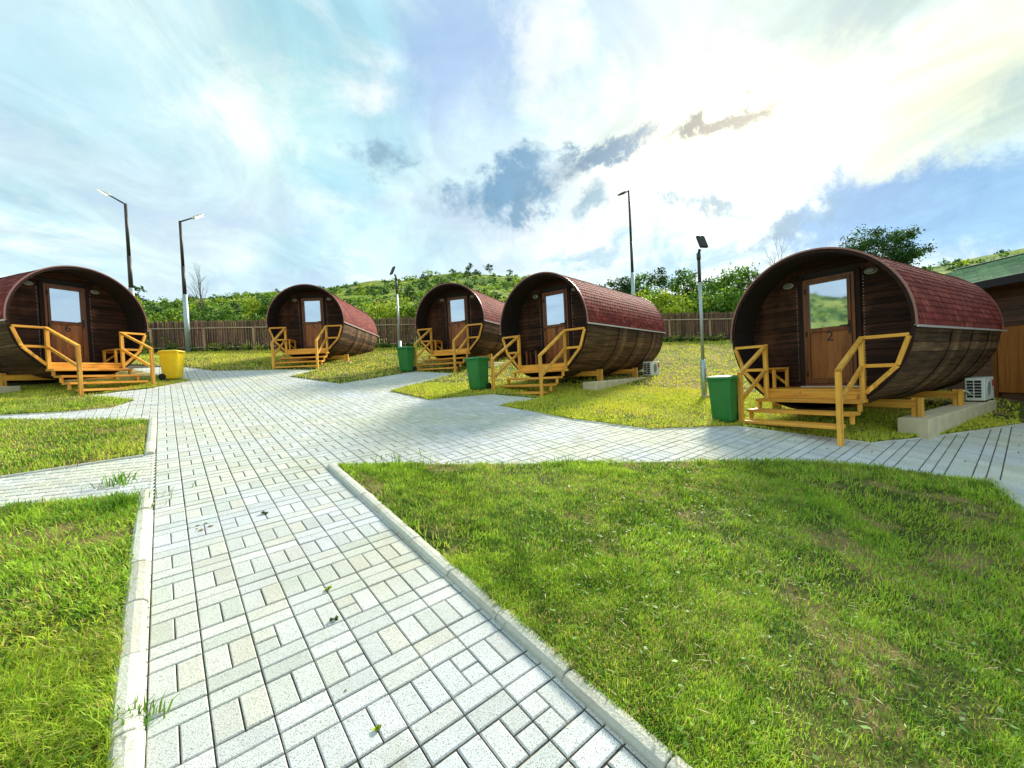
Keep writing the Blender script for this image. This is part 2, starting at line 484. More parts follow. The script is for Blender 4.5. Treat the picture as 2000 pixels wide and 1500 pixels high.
# ------------------------------------------------------------------ mesh helpers
class MB:
    def __init__(self):
        self.v = []
        self.f = []
        self.s = []

    def _add(self, vs, fs, smooth=False):
        o = len(self.v)
        self.v += [tuple(q) for q in vs]
        self.f += [tuple(i + o for i in q) for q in fs]
        self.s += [smooth] * len(fs)
        return self

    def box(self, c, s, rot=None):
        hx, hy, hz = s[0] / 2, s[1] / 2, s[2] / 2
        vs = [Vector((a * hx, b * hy, d * hz)) for d in (-1, 1) for b in (-1, 1) for a in (-1, 1)]
        if rot is not None:
            vs = [rot @ q for q in vs]
        vs = [q + Vector(c) for q in vs]
        return self._add(vs, [(0, 2, 3, 1), (4, 5, 7, 6), (0, 1, 5, 4), (2, 6, 7, 3), (0, 4, 6, 2), (1, 3, 7, 5)])

    def bar(self, p0, p1, w, h, up=(0, 0, 1), ext=0.0):
        p0, p1 = Vector(p0), Vector(p1)
        d = (p1 - p0).normalized()
        p0, p1 = p0 - d * ext, p1 + d * ext
        u = Vector(up)
        a = d.cross(u)
        if a.length < 1e-4:
            a = d.cross(Vector((1, 0, 0)))
        a.normalize()
        u = a.cross(d)
        vs = []
        for q in (p0, p1):
            for i, j in ((-1, -1), (1, -1), (1, 1), (-1, 1)):
                vs.append(q + a * i * w / 2 + u * j * h / 2)
        return self._add(vs, [(0, 1, 2, 3), (7, 6, 5, 4), (0, 4, 5, 1), (1, 5, 6, 2), (2, 6, 7, 3), (3, 7, 4, 0)])

    def tube(self, p0, p1, r0, r1=None, n=10, caps=True):
        r1 = r0 if r1 is None else r1
        p0, p1 = Vector(p0), Vector(p1)
        d = (p1 - p0).normalized()
        a = d.orthogonal().normalized()
        c = d.cross(a)
        vs = []
        for q, r in ((p0, r0), (p1, r1)):
            for i in range(n):
                t = 2 * math.pi * i / n
                vs.append(q + (a * math.cos(t) + c * math.sin(t)) * r)
        self._add(vs, [(i, (i + 1) % n, n + (i + 1) % n, n + i) for i in range(n)], True)
        if caps:
            self._add(vs, [tuple(range(n))[::-1], tuple(range(n, 2 * n))])
        return self

    def prism(self, pts, y0, y1, axis='Y'):
        """pts: outline (a, b); extruded along an axis"""
        n = len(pts)
        if axis == 'Y':
            f = lambda a, b, t: (a, t, b)
        elif axis == 'X':
            f = lambda a, b, t: (t, a, b)
        else:
            f = lambda a, b, t: (a, b, t)
        vs = [f(a, b, y0) for a, b in pts] + [f(a, b, y1) for a, b in pts]
        fs = [tuple(range(n)), tuple(range(n, 2 * n))[::-1]] + [(i, n + i, n + (i + 1) % n, (i + 1) % n) for i in range(n)]
        return self._add(vs, fs)

    def loft(self, rings, caps=True, smooth=False):
        n = len(rings[0])
        vs = [q for r in rings for q in r]
        fs = []
        for k in range(len(rings) - 1):
            for i in range(n):
                j = (i + 1) % n
                fs.append((k * n + i, k * n + j, (k + 1) * n + j, (k + 1) * n + i))
        self._add(vs, fs, smooth)
        if caps:
            self._add(rings[0], [tuple(range(n))[::-1]])
            self._add(rings[-1], [tuple(range(n))])
        return self

    def mesh(self, name, mat=None, bevel=0.0):
        me = bpy.data.meshes.new(name)
        me.from_pydata(self.v, [], self.f)
        me.polygons.foreach_set('use_smooth', self.s)
        bm = bmesh.new()
        bm.from_mesh(me)
        bmesh.ops.remove_doubles(bm, verts=bm.verts, dist=1e-5)
        bmesh.ops.recalc_face_normals(bm, faces=bm.faces)
        if bevel:
            es = [e for e in bm.edges if len(e.link_faces) == 2 and e.calc_face_angle(0) > 0.6]
            bmesh.ops.bevel(bm, geom=es, offset=bevel, segments=1, affect='EDGES', clamp_overlap=True)
        bm.to_mesh(me)
        bm.free()
        if mat:
            me.materials.append(mat)
        return me


def link(name, data, parent=None, loc=None, rotz=None):
    o = bpy.data.objects.new(name, data)
    COL.objects.link(o)
    if parent is not None:
        o.parent = parent
    if loc is not None:
        o.location = loc
    if rotz is not None:
        o.rotation_euler = (0, 0, rotz)
    return o


def tag(o, label, cat=None, group=None, kind=None):
    o['label'] = label
    if cat:
        o['category'] = cat
    if group:
        o['group'] = group
    if kind:
        o['kind'] = kind
    return o


def np_mesh(name, verts, loops, sizes, mat, tint=None, smooth=False):
    """verts (n,3); loops flat indices; sizes per face; tint per face (f,3)"""
    me = bpy.data.meshes.new(name)
    nf = len(sizes)
    me.vertices.add(len(verts))
    me.vertices.foreach_set('co', np.ascontiguousarray(verts, dtype=np.float32).ravel())
    me.loops.add(len(loops))
    me.loops.foreach_set('vertex_index', np.ascontiguousarray(loops, dtype=np.int32))
    me.polygons.add(nf)
    starts = np.concatenate([[0], np.cumsum(sizes)[:-1]]).astype(np.int32)
    me.polygons.foreach_set('loop_start', starts)
    me.polygons.foreach_set('loop_total', np.ascontiguousarray(sizes, dtype=np.int32))
    me.polygons.foreach_set('use_smooth', np.full(nf, bool(smooth)))
    if tint is not None:
        at = me.attributes.new('tint', 'FLOAT_COLOR', 'FACE')
        rgba = np.ones((nf, 4), dtype=np.float32)
        rgba[:, :3] = tint
        at.data.foreach_set('color', rgba.ravel())
    me.materials.append(mat)
    me.update(calc_edges=True)
    me.validate()
    return me


# ------------------------------------------------------------------ value noise for numpy
def vnoise(x, y, seed=0):
    xi = np.floor(x).astype(np.int64)
    yi = np.floor(y).astype(np.int64)
    xf, yf = x - xi, y - yi

    def h(a, b):
        n = (a * 374761393 + b * 668265263 + seed * 144665) & 0x7fffffff
        n = ((n ^ (n >> 13)) * 1274126177) & 0x7fffffff
        return ((n ^ (n >> 16)) & 0xffff) / 65535.0
    u, v = xf * xf * (3 - 2 * xf), yf * yf * (3 - 2 * yf)
    return (h(xi, yi) * (1 - u) + h(xi + 1, yi) * u) * (1 - v) + (h(xi, yi + 1) * (1 - u) + h(xi + 1, yi + 1) * u) * v


def fbm(x, y, seed=0, octs=4):
    s, a, t = 0.0, 0.5, 0.0
    for k in range(octs):
        s = s + a * vnoise(x * 2 ** k, y * 2 ** k, seed + k)
        t += a
        a *= 0.5
    return s / t


def sstep(a, b, x):
    t = np.clip((x - a) / (b - a), 0, 1)
    return t * t * (3 - 2 * t)


# ------------------------------------------------------------------ ground shape
def site(x, y):
    """height of the gently tilted camp ground"""
    d = (0.12 + 0.025 * (x + 5.8)) * sstep(13.5, 21.0, y)
    return -0.0579 * x + 0.1355 * y + d


def g(x, y):
    return float(site(np.float64(x), np.float64(y)))


_AZ = np.array([-180, -140, -122, -112, -104, -96, -84, -70, -55, -48, -39, -25, -15, -6, 3, 11, 20, 28, 36, 45, 52, 65, 90, 120, 180.])
_SK = np.array([0.6, 1.2, 2.0, 4.0, 6.0, 8.5, 9.5, 9.0, 8.8, 9.0, 9.3, 11.6, 12.9, 13.8, 12.7, 10.6, 9.0, 8.2, 7.6, 8.3, 8.6, 5.0, 2.0, 0.8, 0.6])


def terrain(x, y):
    r = np.hypot(x, y)
    az = np.degrees(np.arctan2(x, y))
    ux, uy = np.sin(np.radians(az)), np.cos(np.radians(az))
    base = np.degrees(np.arctan2(site(ux * 28, uy * 28) - CAMZ, 28.0))
    sky = np.interp(az, _AZ, _SK) + 0.35 * (fbm(az * 0.25 + 50, az * 0 + 3, 5) - 0.5)
    rr = 150.0
    t = np.clip(np.log(np.maximum(r, 28) / 28) / math.log(rr / 28), 0, 1)
    el = base + (sky - base) * t ** 0.85
    rc = np.minimum(r, rr)
    far = CAMZ + rc * np.tan(np.radians(el))
    top = far
    far = far * np.exp(-np.maximum(r - rr, 0) / 420.0) - np.maximum(r - 900, 0) * 0.002
    bumpy = (fbm(x * 0.09 + 9, y * 0.09 + 4, 11) - 0.5) * np.clip((r - 30) / 60, 0, 1) * 2.2
    w = sstep(29.0, 44.0, r)
    near = site(x, y) - 0.085 * (1 - sstep(22.5, 24.0, y)) * (1 - sstep(26, 30, r))
    return near * (1 - w) + (far + bumpy) * w


def tz(x, y):
    return float(terrain(np.array([float(x)]), np.array([float(y)]))[0])


def polar(az, d):
    return d * math.sin(R(az)), d * math.cos(R(az))


def build_terrain():
    na = 360
    rs = np.concatenate([np.linspace(0.8, 40, 90), np.geomspace(41, 190, 110), np.geomspace(200, 6000, 30)])
    az = np.radians(np.arange(na) * 360.0 / na)
    A, RR = np.meshgrid(az, rs)
    X, Y = np.sin(A) * RR, np.cos(A) * RR
    Z = terrain(X, Y)
    verts = np.stack([X, Y, Z], -1).reshape(-1, 3)
    verts = np.vstack([verts, [[0, 0, terrain(np.array([0.]), np.array([0.]))[0]]]])
    nr = len(rs)
    i = np.arange(nr - 1)[:, None] * na
    j = np.arange(na)[None, :]
    j2 = (j + 1) % na
    quads = np.stack([i + j, i + j2, i + na + j2, i + na + j], -1).reshape(-1, 4)[:, ::-1]
    c = len(verts) - 1
    tris = np.stack([np.full(na, c), np.arange(na), (np.arange(na) + 1) % na], -1)[:, ::-1]
    loops = np.concatenate([quads.ravel(), tris.ravel()])
    sizes = np.concatenate([np.full(len(quads), 4), np.full(len(tris), 3)])
    me = np_mesh('ground', verts, loops, sizes, M['terrain'], smooth=True)
    o = link('ground', me)
    tag(o, 'grassy ground rising behind the fence into a scrubby green hillside', kind='structure')


build_terrain()

# ------------------------------------------------------------------ lawns (plan outlines)
LAWNS = {
    'front': [(2.4, -0.75), (0.53, 1.58), (-0.62, 3.03), (-2.00, 4.76), (-1.21, 4.84), (-0.05, 4.88), (1.77, 5.01), (3.0, 5.05), (3.61, 5.03),
              (4.1, 4.9), (4.67, 4.6), (5.00, 4.43), (4.62, 3.87), (3.8, 2.7), (2.9, 0.6)],
    'left': [(-0.15, -0.2), (-1.66, 1.68), (-2.53, 2.76), (-3.52, 3.97), (-4.54, 3.71), (-6.6, 3.05), (-9.5, 2.0), (-9.5, -2.0)],
    'strip': [(-5.86, 6.83), (-8.19, 6.79), (-12, 6.70), (-12, 2.6), (-9.0, 2.95), (-5.33, 4.38), (-4.46, 5.10)],
    'cabin': [(-15, 6.98), (-8.52, 7.06), (-7.72, 7.36), (-7.30, 7.71), (-7.49, 8.43), (-8.85, 8.85), (-8.62, 9.4), (-8.30, 9.87), (-8.25, 10.99),
              (-9.10, 11.45), (-12.3, 13.6), (-15, 12.9)],
    'back': [(-20, 15.0), (-12.3, 14.35), (-10.93, 14.06), (-9.0, 12.96), (-7.49, 13.31), (-6.1, 13.5), (-6.19, 11.88), (-4.30, 10.68), (-3.27, 12.71),
             (-3.0, 13.1), (-1.68, 12.85), (-2.76, 9.64), (-1.70, 8.66), (-0.41, 9.41), (0.58, 8.95), (-0.27, 8.16), (0.99, 7.09), (2.08, 6.50),
             (3.53, 6.73), (4.60, 6.04), (4.9, 5.85), (5.9, 6.16), (7.07, 6.55), (8.45, 7.04), (12, 8.3), (22, 12), (22, 23.6), (8, 24.2), (-8, 23.4), (-22, 22.8)],
}


def inside(poly, x, y):
    x, y = np.asarray(x), np.asarray(y)
    r = np.zeros(x.shape, bool)
    n = len(poly)
    for i in range(n):
        x0, y0 = poly[i]
        x1, y1 = poly[(i + 1) % n]
        if y0 == y1:
            continue
        c = ((y0 > y) != (y1 > y)) & (x < (x1 - x0) * (y - y0) / (y1 - y0) + x0)
        r ^= c
    return r


def edge_dist(poly, x, y):
    d = np.full(np.asarray(x).shape, 1e9)
    n = len(poly)
    for i in range(n):
        a = np.array(poly[i])
        b = np.array(poly[(i + 1) % n])
        ab = b - a
        t = np.clip(((x - a[0]) * ab[0] + (y - a[1]) * ab[1]) / (ab @ ab), 0, 1)
        d = np.minimum(d, np.hypot(x - a[0] - t * ab[0], y - a[1] - t * ab[1]))
    return d


def lawn_z(x, y):
    return site(x, y) + 0.018 + 0.035 * (fbm(x * 0.9 + 30, y * 0.9 + 10, 21) - 0.5)


LAWN_LABEL = {
    'front': 'mown lawn with worn brown patches in the foreground beside the kerbed path',
    'left': 'lawn left of the path with long blades leaning over the kerb',
    'strip': 'short lawn strip between two narrow side paths at left',
    'cabin': 'lawn around the barrel cabin number six',
    'back': 'wide sunny lawn under the row of cabins up to the picket fence',
}


def build_lawns():
    for key, poly in LAWNS.items():
        pts = []
        n = len(poly)
        for i in range(n):
            a, b = np.array(poly[i]), np.array(poly[(i + 1) % n])
            k = max(1, int(np.hypot(*(b - a)) / 0.5))
            pts += [tuple(a + (b - a) * t / k) for t in range(k)]
        nb = len(pts)
        xs = [q[0] for q in poly]
        ys = [q[1] for q in poly]
        st = 0.22 if key in ('front', 'left') else 0.5
        gx, gy = np.meshgrid(np.arange(min(xs), max(xs), st), np.arange(min(ys), max(ys), st))
        gx, gy = gx.ravel(), gy.ravel()
        ok = inside(poly, gx, gy) & (edge_dist(poly, gx, gy) > st * 0.4)
        pts += list(zip(gx[ok], gy[ok]))
        vv, _, ff, *_ = delaunay_2d_cdt([Vector(q) for q in pts], [(i, (i + 1) % nb) for i in range(nb)], [], 1, 1e-5)
        v = np.array([(q[0], q[1]) for q in vv])
        z = lawn_z(v[:, 0], v[:, 1])
        ed = edge_dist(poly, v[:, 0], v[:, 1])
        z = np.where(ed < 0.02, site(v[:, 0], v[:, 1]) + 0.012, z)
        verts = [(a, b, c) for (a, b), c in zip(v, z)]
        # skirt
        faces = [tuple(q) for q in ff]
        cnt = {}
        for fa in faces:
            for a, b in zip(fa, fa[1:] + fa[:1]):
                cnt[(a, b)] = 1
        for (a, b) in list(cnt):
            if (b, a) not in cnt:
                o = len(verts)
                verts += [(verts[a][0], verts[a][1], verts[a][2] - 0.08), (verts[b][0], verts[b][1], verts[b][2] - 0.08)]
                faces.append((a, o, o + 1, b))
        me = bpy.data.meshes.new('lawn')
        me.from_pydata(verts, [], faces)
        me.polygons.foreach_set('use_smooth', [True] * len(me.polygons))
        me.materials.append(M['turf'])
        tag(link('lawn', me), LAWN_LABEL[key], kind='structure')


build_lawns()

# ------------------------------------------------------------------ paving
PYAW = R(39.08)
PU = Vector((-math.sin(PYAW), math.cos(PYAW), 0))        # along the path
PT = Vector((math.cos(PYAW), math.sin(PYAW), 0))         # across the path
BED = [(-16, 15.5), (-16, 2), (-9.6, 1.5), (-0.5, -1.4), (2.2, -1.4), (3.1, 0.5), (10.5, 1.0), (11.5, 8.4), (3, 9.5), (0, 14), (-6, 15.5)]
path_bed_pts = []


def build_paving():
    # sand bed
    st = 0.6
    gx, gy = np.meshgrid(np.arange(-16, 12, st), np.arange(-1.4, 15.6, st))
    ok = inside(BED, gx.ravel(), gy.ravel())
    pts = [Vector((a, b)) for a, b in zip(gx.ravel()[ok], gy.ravel()[ok])]
    nb = len(BED)
    vv, _, ff, *_ = delaunay_2d_cdt([Vector(q) for q in BED] + pts, [(i, (i + 1) % nb) for i in range(nb)], [], 1, 1e-5)
    me = bpy.data.meshes.new('path')
    me.from_pydata([(q[0], q[1], g(q[0], q[1]) - 0.010) for q in vv], [], [tuple(q) for q in ff])
    me.materials.append(M['sand'])
    path = link('path', me)
    tag(path, 'light grey block-paved path and plaza with basket-weave bricks and dark joints', kind='structure')

    px0, ph = -0.135, 6.5587
    cw, rp = 0.2101, 0.2
    bricks = []   # centre a,b, half sizes, (a across, b along)
    rr = random.Random(3)
    for j in range(-70, 70):
        for k in range(-40, 110):
            a0 = px0 + j * cw
            bmid = ph - (k - 70) * 0.4 if False else ph - k * 0.4 + 16.0
            # lengthwise pair, then a pair of bricks lying across
            for h in (0, 1):
                if rr.random() < 0.07:     # a brick laid as two halves
                    for q in (-1, 1):
                        bricks.append((a0 + cw * (0.25 + 0.5 * h), bmid + q * rp / 4, cw / 4, rp / 4))
                else:
                    bricks.append((a0 + cw * (0.25 + 0.5 * h), bmid, cw / 4, rp / 2))
                bricks.append((a0 + cw / 2, bmid + rp * (0.75 + 0.5 * h), cw / 2, rp / 4))
    B = np.array(bricks)
    X = B[:, 0] * PT.x + B[:, 1] * PU.x
    Y = B[:, 0] * PT.y + B[:, 1] * PU.y
    # side paths on the left are laid along their own direction
    D1 = [(-3.15, 3.70), (-4.2, 5.60), (-5.5, 4.55), (-9.5, 2.9), (-9.5, 1.8), (-6.6, 2.9), (-4.4, 3.62)]
    keep = inside(BED, X, Y)
    for key, poly in LAWNS.items():
        ins = inside(poly, X, Y)
        keep &= ~(ins & (edge_dist(poly, X, Y) > 0.10))
    left_of = (X * PT.x + Y * PT.y) < px0 - 0.02
    keep &= ~(inside(D1, X, Y) & left_of)
    dist = np.hypot(X, Y)
    keep &= (dist < 18) & ((Y > 0.2) | (dist < 2.2)) & (np.degrees(np.abs(np.arctan2(X, Y))) < 80)
    keep &= ~((X > 8.9) & (Y < 3))
    idx = np.where(keep)[0]
    rows = [(B[i, 0], B[i, 1], B[i, 2], B[i, 3], PT, PU) for i in idx]
    # side path D
    dd = Vector((-0.93, -0.37, 0)).normalized()
    dn = Vector((-dd.y, dd.x, 0))
    dn2 = dn
    org = Vector((-3.5, 4.02, 0))
    for i in range(0, 34):
        for j in range(-6, 14):
            t = i * 0.2 + (0.1 if j % 2 else 0) - 0.5
            sft = j * 0.105
            c0 = org - dn * sft
            tb = (px0 - 0.008 - c0.dot(PT)) / dd.dot(PT)
            ta, te = max(t - 0.1, tb), t + 0.1
            if te - ta < 0.04:
                continue
            c = c0 + dd * (ta + te) / 2
            cx_, cy_ = np.array([c.x]), np.array([c.y])
            if inside(D1, cx_, cy_)[0]:
                if not any(inside(poly, cx_, cy_)[0] and edge_dist(poly, cx_, cy_)[0] > 0.1 for poly in LAWNS.values()):
                    rows.append((c.dot(dd), c.dot(dn2), (te - ta) / 2, 0.0525, dd, dn2))

    pal = np.array([(0.60, 0.61, 0.57), (0.66, 0.66, 0.62), (0.54, 0.56, 0.51), (0.58, 0.57, 0.49), (0.60, 0.57, 0.46), (0.49, 0.52, 0.46), (0.68, 0.68, 0.65), (0.55, 0.60, 0.54)])
    wgt = np.array([0.22, 0.22, 0.13, 0.10, 0.08, 0.06, 0.12, 0.07])

    def brick_shape(ha, hb, gap=0.0027, ch=0.0045, th=0.055):
        ha, hb = ha - gap, hb - gap
        r0 = [(-ha, -hb, -th), (ha, -hb, -th), (ha, hb, -th), (-ha, hb, -th)]
        r1 = [(-ha, -hb, -ch), (ha, -hb, -ch), (ha, hb, -ch), (-ha, hb, -ch)]
        r2 = [(-ha + ch, -hb + ch, 0), (ha - ch, -hb + ch, 0), (ha - ch, hb - ch, 0), (-ha + ch, hb - ch, 0)]
        return np.array(r0 + r1 + r2)
    bf = [(0, 1, 5, 4), (1, 2, 6, 5), (2, 3, 7, 6), (3, 0, 4, 7), (4, 5, 9, 8), (5, 6, 10, 9), (6, 7, 11, 10), (7, 4, 8, 11), (8, 9, 10, 11)]
    info = []
    for (a, b, ha, hb, ax, ay) in rows:
        c = ax * a + ay * b
        dx = max(0.3, math.hypot(c.x, c.y))
        info.append((dx, a, b, ha, hb, ax, ay, c))
    # the ones that show largest: near the camera and inside the view
    def vis(it):
        c = it[7]
        az = math.degrees(math.atan2(c.x, c.y))
        az_ok = -56 < az < 20 and it[0] > 1.75
        return it[0] if az_ok else it[0] + 50
    info.sort(key=vis)
    meshes = {}
    V, L, T = [], [], []
    for q, (dx, a, b, ha, hb, ax, ay, c) in enumerate(info):
        warm = float(fbm(np.array([c.x * 1.3 + 40]), np.array([c.y * 1.3 + 9]), 91)[0] - 0.5)
        pm = np.array([0.575, 0.58, 0.54])
        tint = (pm + 0.55 * (pal[RNG.choice(len(pal), p=wgt)] - pm)) * (0.94 + 0.12 * RNG.random()) * (1 + np.array([0.10, 0.04, -0.34]) * warm)
        dz = (RNG.random() - 0.5) * 0.004
        z = g(c.x, c.y) + dz
        jit = (RNG.random() - 0.5) * 0.012
        tx, ty = (RNG.random() - 0.5) * 0.010, (RNG.random() - 0.5) * 0.010
        e = 0.05
        gx_, gy_ = -0.0579 + tx, 0.1355 + ty
        xa = (ax * math.cos(jit) + ay * math.sin(jit))
        ya = (ay * math.cos(jit) - ax * math.sin(jit))
        xv = Vector((xa.x, xa.y, gx_ * xa.x + gy_ * xa.y)).normalized()
        yv = Vector((ya.x, ya.y, gx_ * ya.x + gy_ * ya.y)).normalized()
        zv = xv.cross(yv)
        if q < 300:
            key = (round(ha, 3), round(hb, 3))
            if key not in meshes:
                sh = brick_shape(ha, hb, 0.0031)
                me = bpy.data.meshes.new('paver')
                me.from_pydata([tuple(s) for s in sh], [], bf)
                me.materials.append(M['paver'])
                meshes[key] = me
            o = link('paver', meshes[key], path)
            o.matrix_local = Matrix(((xv.x, yv.x, zv.x, c.x), (xv.y, yv.y, zv.y, c.y), (xv.z, yv.z, zv.z, z), (0, 0, 0, 1)))
            o.color = (*[float(t) for t in tint], 1)
        else:
            sh = brick_shape(ha, hb, 0.0042, 0.005)
            P = np.outer(sh[:, 0], xv) + np.outer(sh[:, 1], yv) + np.outer(sh[:, 2], zv) + np.array([c.x, c.y, z])
            o_ = len(V) * 12
            V.append(P)
            L.append(np.array(bf).ravel() + o_)
            T.append(np.tile(tint, (9, 1)))
    V = np.vstack(V)
    me = np_mesh('paver_field', V, np.concatenate(L), np.full(len(L) * 9, 4), M['paver_field'], np.vstack(T))
    o = link('paver_field', me, path)
    o['kind'] = 'stuff'

    # kerbs: rounded stones of about half a metre, one object each
    def kerb(p0, p1, ln=0.5, w=0.09, h=0.035, step=True):
        p0, p1 = Vector((*p0, 0)), Vector((*p1, 0))
        tot = (p1 - p0).length
        n = max(1, round(tot / ln))
        d = (p1 - p0).normalized()
        s = Vector((-d.y, d.x, 0))
        for i in range(n):
            jt = random.uniform(-0.006, 0.006)
            jz = random.uniform(-0.004, 0.004)
            a = p0 + d * (tot * i / n + 0.004) + s * jt
            b = p0 + d * (tot * (i + 1) / n - 0.004) + s * (jt + random.uniform(-0.004, 0.004))
            mid = (a + b) / 2
            prof = [(-w / 2, -0.08), (-w / 2, h * 0.45), (-w * 0.32, h * 0.85), (0, h), (w * 0.32, h * 0.85), (w / 2, h * 0.45), (w / 2, -0.08)]
            rings = []
            for q in (a, b):
                rings.append([q + s * u + Vector((0, 0, v + g(q.x, q.y) + jz)) - mid for u, v in prof])
            mb = MB().loft(rings)
            me = mb.mesh('kerb_stone', M['kerb'], 0.004)
            link('kerb_stone', me, path, mid)
    u = PU
    # right kerb of the main path
    a = Vector((px0 + 7 * cw, 0, 0))
    def pathpt(sx, sl):
        q = PT * sx + PU * sl
        return (q.x, q.y)
    rk = px0 + 7 * cw + 0.068
    # along-path distances of the two ends
    def along(x, y):
        return Vector((x, y, 0)).dot(PU)
    kerb(pathpt(rk, along(2.4, -0.9)), pathpt(rk, along(-2.07, 4.80)), 0.53, 0.10, 0.040)
    lk = px0 - 0.062
    kerb(pathpt(lk, along(0.0, -0.3)), pathpt(lk, along(-3.50, 4.02)), 0.5, 0.11, 0.045)
    kerb(pathpt(lk, along(-4.44, 5.14)), pathpt(lk, along(-5.80, 6.88)), 0.5, 0.10, 0.04)
    F = LAWNS['front']
    for i in range(3, 11):
        kerb(F[i], F[i + 1], 0.6, 0.05, 0.016)
    kerb(F[11], F[12], 0.7, 0.12, 0.05)
    kerb(F[12], F[13], 0.7, 0.12, 0.05)
    E_ = LAWNS['left']
    for i in (3, 4, 5):
        kerb(E_[i], E_[i + 1], 0.6, 0.05, 0.014)
    S_ = LAWNS['strip']
    kerb(S_[0], S_[1], 0.6, 0.06, 0.02)
    kerb(S_[1], S_[2], 0.8, 0.06, 0.02)
    kerb(S_[4], S_[5], 0.8, 0.06, 0.02)
    kerb(S_[5], S_[6], 0.6, 0.06, 0.02)
    K_ = LAWNS['back']
    for i in range(14, 24):
        kerb(K_[i], K_[i + 1], 0.6, 0.05, 0.014)
    C_ = LAWNS['cabin']
    for i in (0, 1, 2, 7, 8):
        kerb(C_[i], C_[i + 1], 0.7, 0.05, 0.014)
    for i in range(1, 13):
        kerb(K_[i], K_[i + 1], 0.8, 0.05, 0.012)
    return path


build_paving()


# ------------------------------------------------------------------ grass
def blades(n_want, sampler, hmin, hmax, wmin, wmax, lean, colfun):
    x, y = sampler(n_want)
    n = len(x)
    z = lawn_z(x, y) - 0.004
    h = RNG.uniform(hmin, hmax, n) * (0.35 + 0.6 * fbm(x * 1.7, y * 1.7, 41) + 0.75 * fbm(x * 7, y * 7, 43, 2))
    w = RNG.uniform(wmin, wmax, n)
    th = RNG.uniform(0, 2 * math.pi, n)
    ln = np.abs(RNG.normal(lean, 0.45, n))
    la = RNG.uniform(0, 2 * math.pi, n) * 0.55 + fbm(x * 0.8, y * 0.8, 44) * 9
    dx, dy = np.cos(th) * w / 2, np.sin(th) * w / 2
    lx, ly = np.cos(la) * np.sin(ln), np.sin(la) * np.sin(ln)
    lz = np.cos(ln)
    P = np.stack([x, y, z], -1)
    D = np.stack([dx, dy, np.zeros(n)], -1)
    Lm = np.stack([lx * 0.35, ly * 0.35, 0.25 + 0.30 * lz], -1) * h[:, None]
    Lt = np.stack([lx, ly, np.maximum(lz, 0.12)], -1) * h[:, None]
    V = np.stack([P - D, P + D, P + Lm - D * 0.8, P + Lm + D * 0.8, P + Lt], 1).reshape(-1, 3)
    o = np.arange(n)[:, None] * 5
    loops = np.concatenate([o + np.array([0, 1, 3, 2]), o + np.array([2, 3, 4])], 1)
    sizes = np.tile([4, 3], n)
    tint = np.repeat(colfun(x, y, n), 2, axis=0)
    return V, loops.ravel(), sizes, tint


def grass_col(dryness=0.0, bright=1.0, patch=0.5):
    def f(x, y, n):
        g1 = np.array([0.042, 0.145, 0.011])
        g2 = np.array([0.285, 0.455, 0.040])
        ye = np.array([0.52, 0.52, 0.045])
        br = np.array([0.36, 0.26, 0.11])
        k = np.clip(fbm(x * 1.1 + 5, y * 1.1, 51) * 1.4 - 0.5 + (fbm(x * 9, y * 9, 55, 2) - 0.5) * 1.6 + 0.35 + RNG.normal(0, 0.28, n), 0, 1)[:, None]
        c = g1 * (1 - k) + g2 * k
        pat = fbm(x * 0.5 + 20, y * 0.5 + 7, 61)
        q = np.clip(sstep(0.46, 0.66, pat) * patch + dryness + RNG.normal(0, 0.22, n), 0, 1)[:, None]
        c = c * (1 - q) + ye * q
        s = (RNG.random(n) < 0.05 + 0.15 * sstep(0.5, 0.7, fbm(x * 1.4 + 3, y * 1.4 + 8, 71)))[:, None]
        c = np.where(s, br, c)
        hl = np.where(RNG.random(n) < 0.16, 1.55, 1.0)
        return np.minimum(c * bright * (RNG.uniform(0.70, 1.25, n) * hl)[:, None], 0.75)
    return f


def bare(x, y):
    """worn spots where the soil shows"""
    return sstep(0.53, 0.65, fbm(x * 1.25 + 11, y * 1.25 + 2, 81))


def lawn_sampler(keys, rmin, rmax, azmin=-62, azmax=62, keep_bare=0.18, edge=0.0):
    def f(n):
        xs, ys = [], []
        got = 0
        for _ in range(40):
            if got >= n:
                break
            m = n * 3
            r = np.sqrt(RNG.uniform(rmin ** 2, rmax ** 2, m))
            a = np.radians(RNG.uniform(azmin, azmax, m))
            x, y = r * np.sin(a), r * np.cos(a)
            ok = np.zeros(m, bool)
            for k in keys:
                ok |= inside(LAWNS[k], x, y)
            ok &= RNG.random(m) > bare(x, y) * (1 - keep_bare)
            ok &= ~((x > 10.5) & (y < 11.5))
            xs.append(x[ok])
            ys.append(y[ok])
            got += ok.sum()
        x, y = np.concatenate(xs)[:n], np.concatenate(ys)[:n]
        return x, y
    return f


def add_grass(label, parts):
    V, L, S, T = [], [], [], []
    o = 0
    for v, l, s, t in parts:
        V.append(v)
        L.append(l + o)
        S.append(s)
        T.append(t)
        o += len(v)
    me = np_mesh('grass', np.vstack(V), np.concatenate(L), np.concatenate(S), M['grass'], np.vstack(T))
    ob = link('grass', me)
    tag(ob, label, kind='stuff')


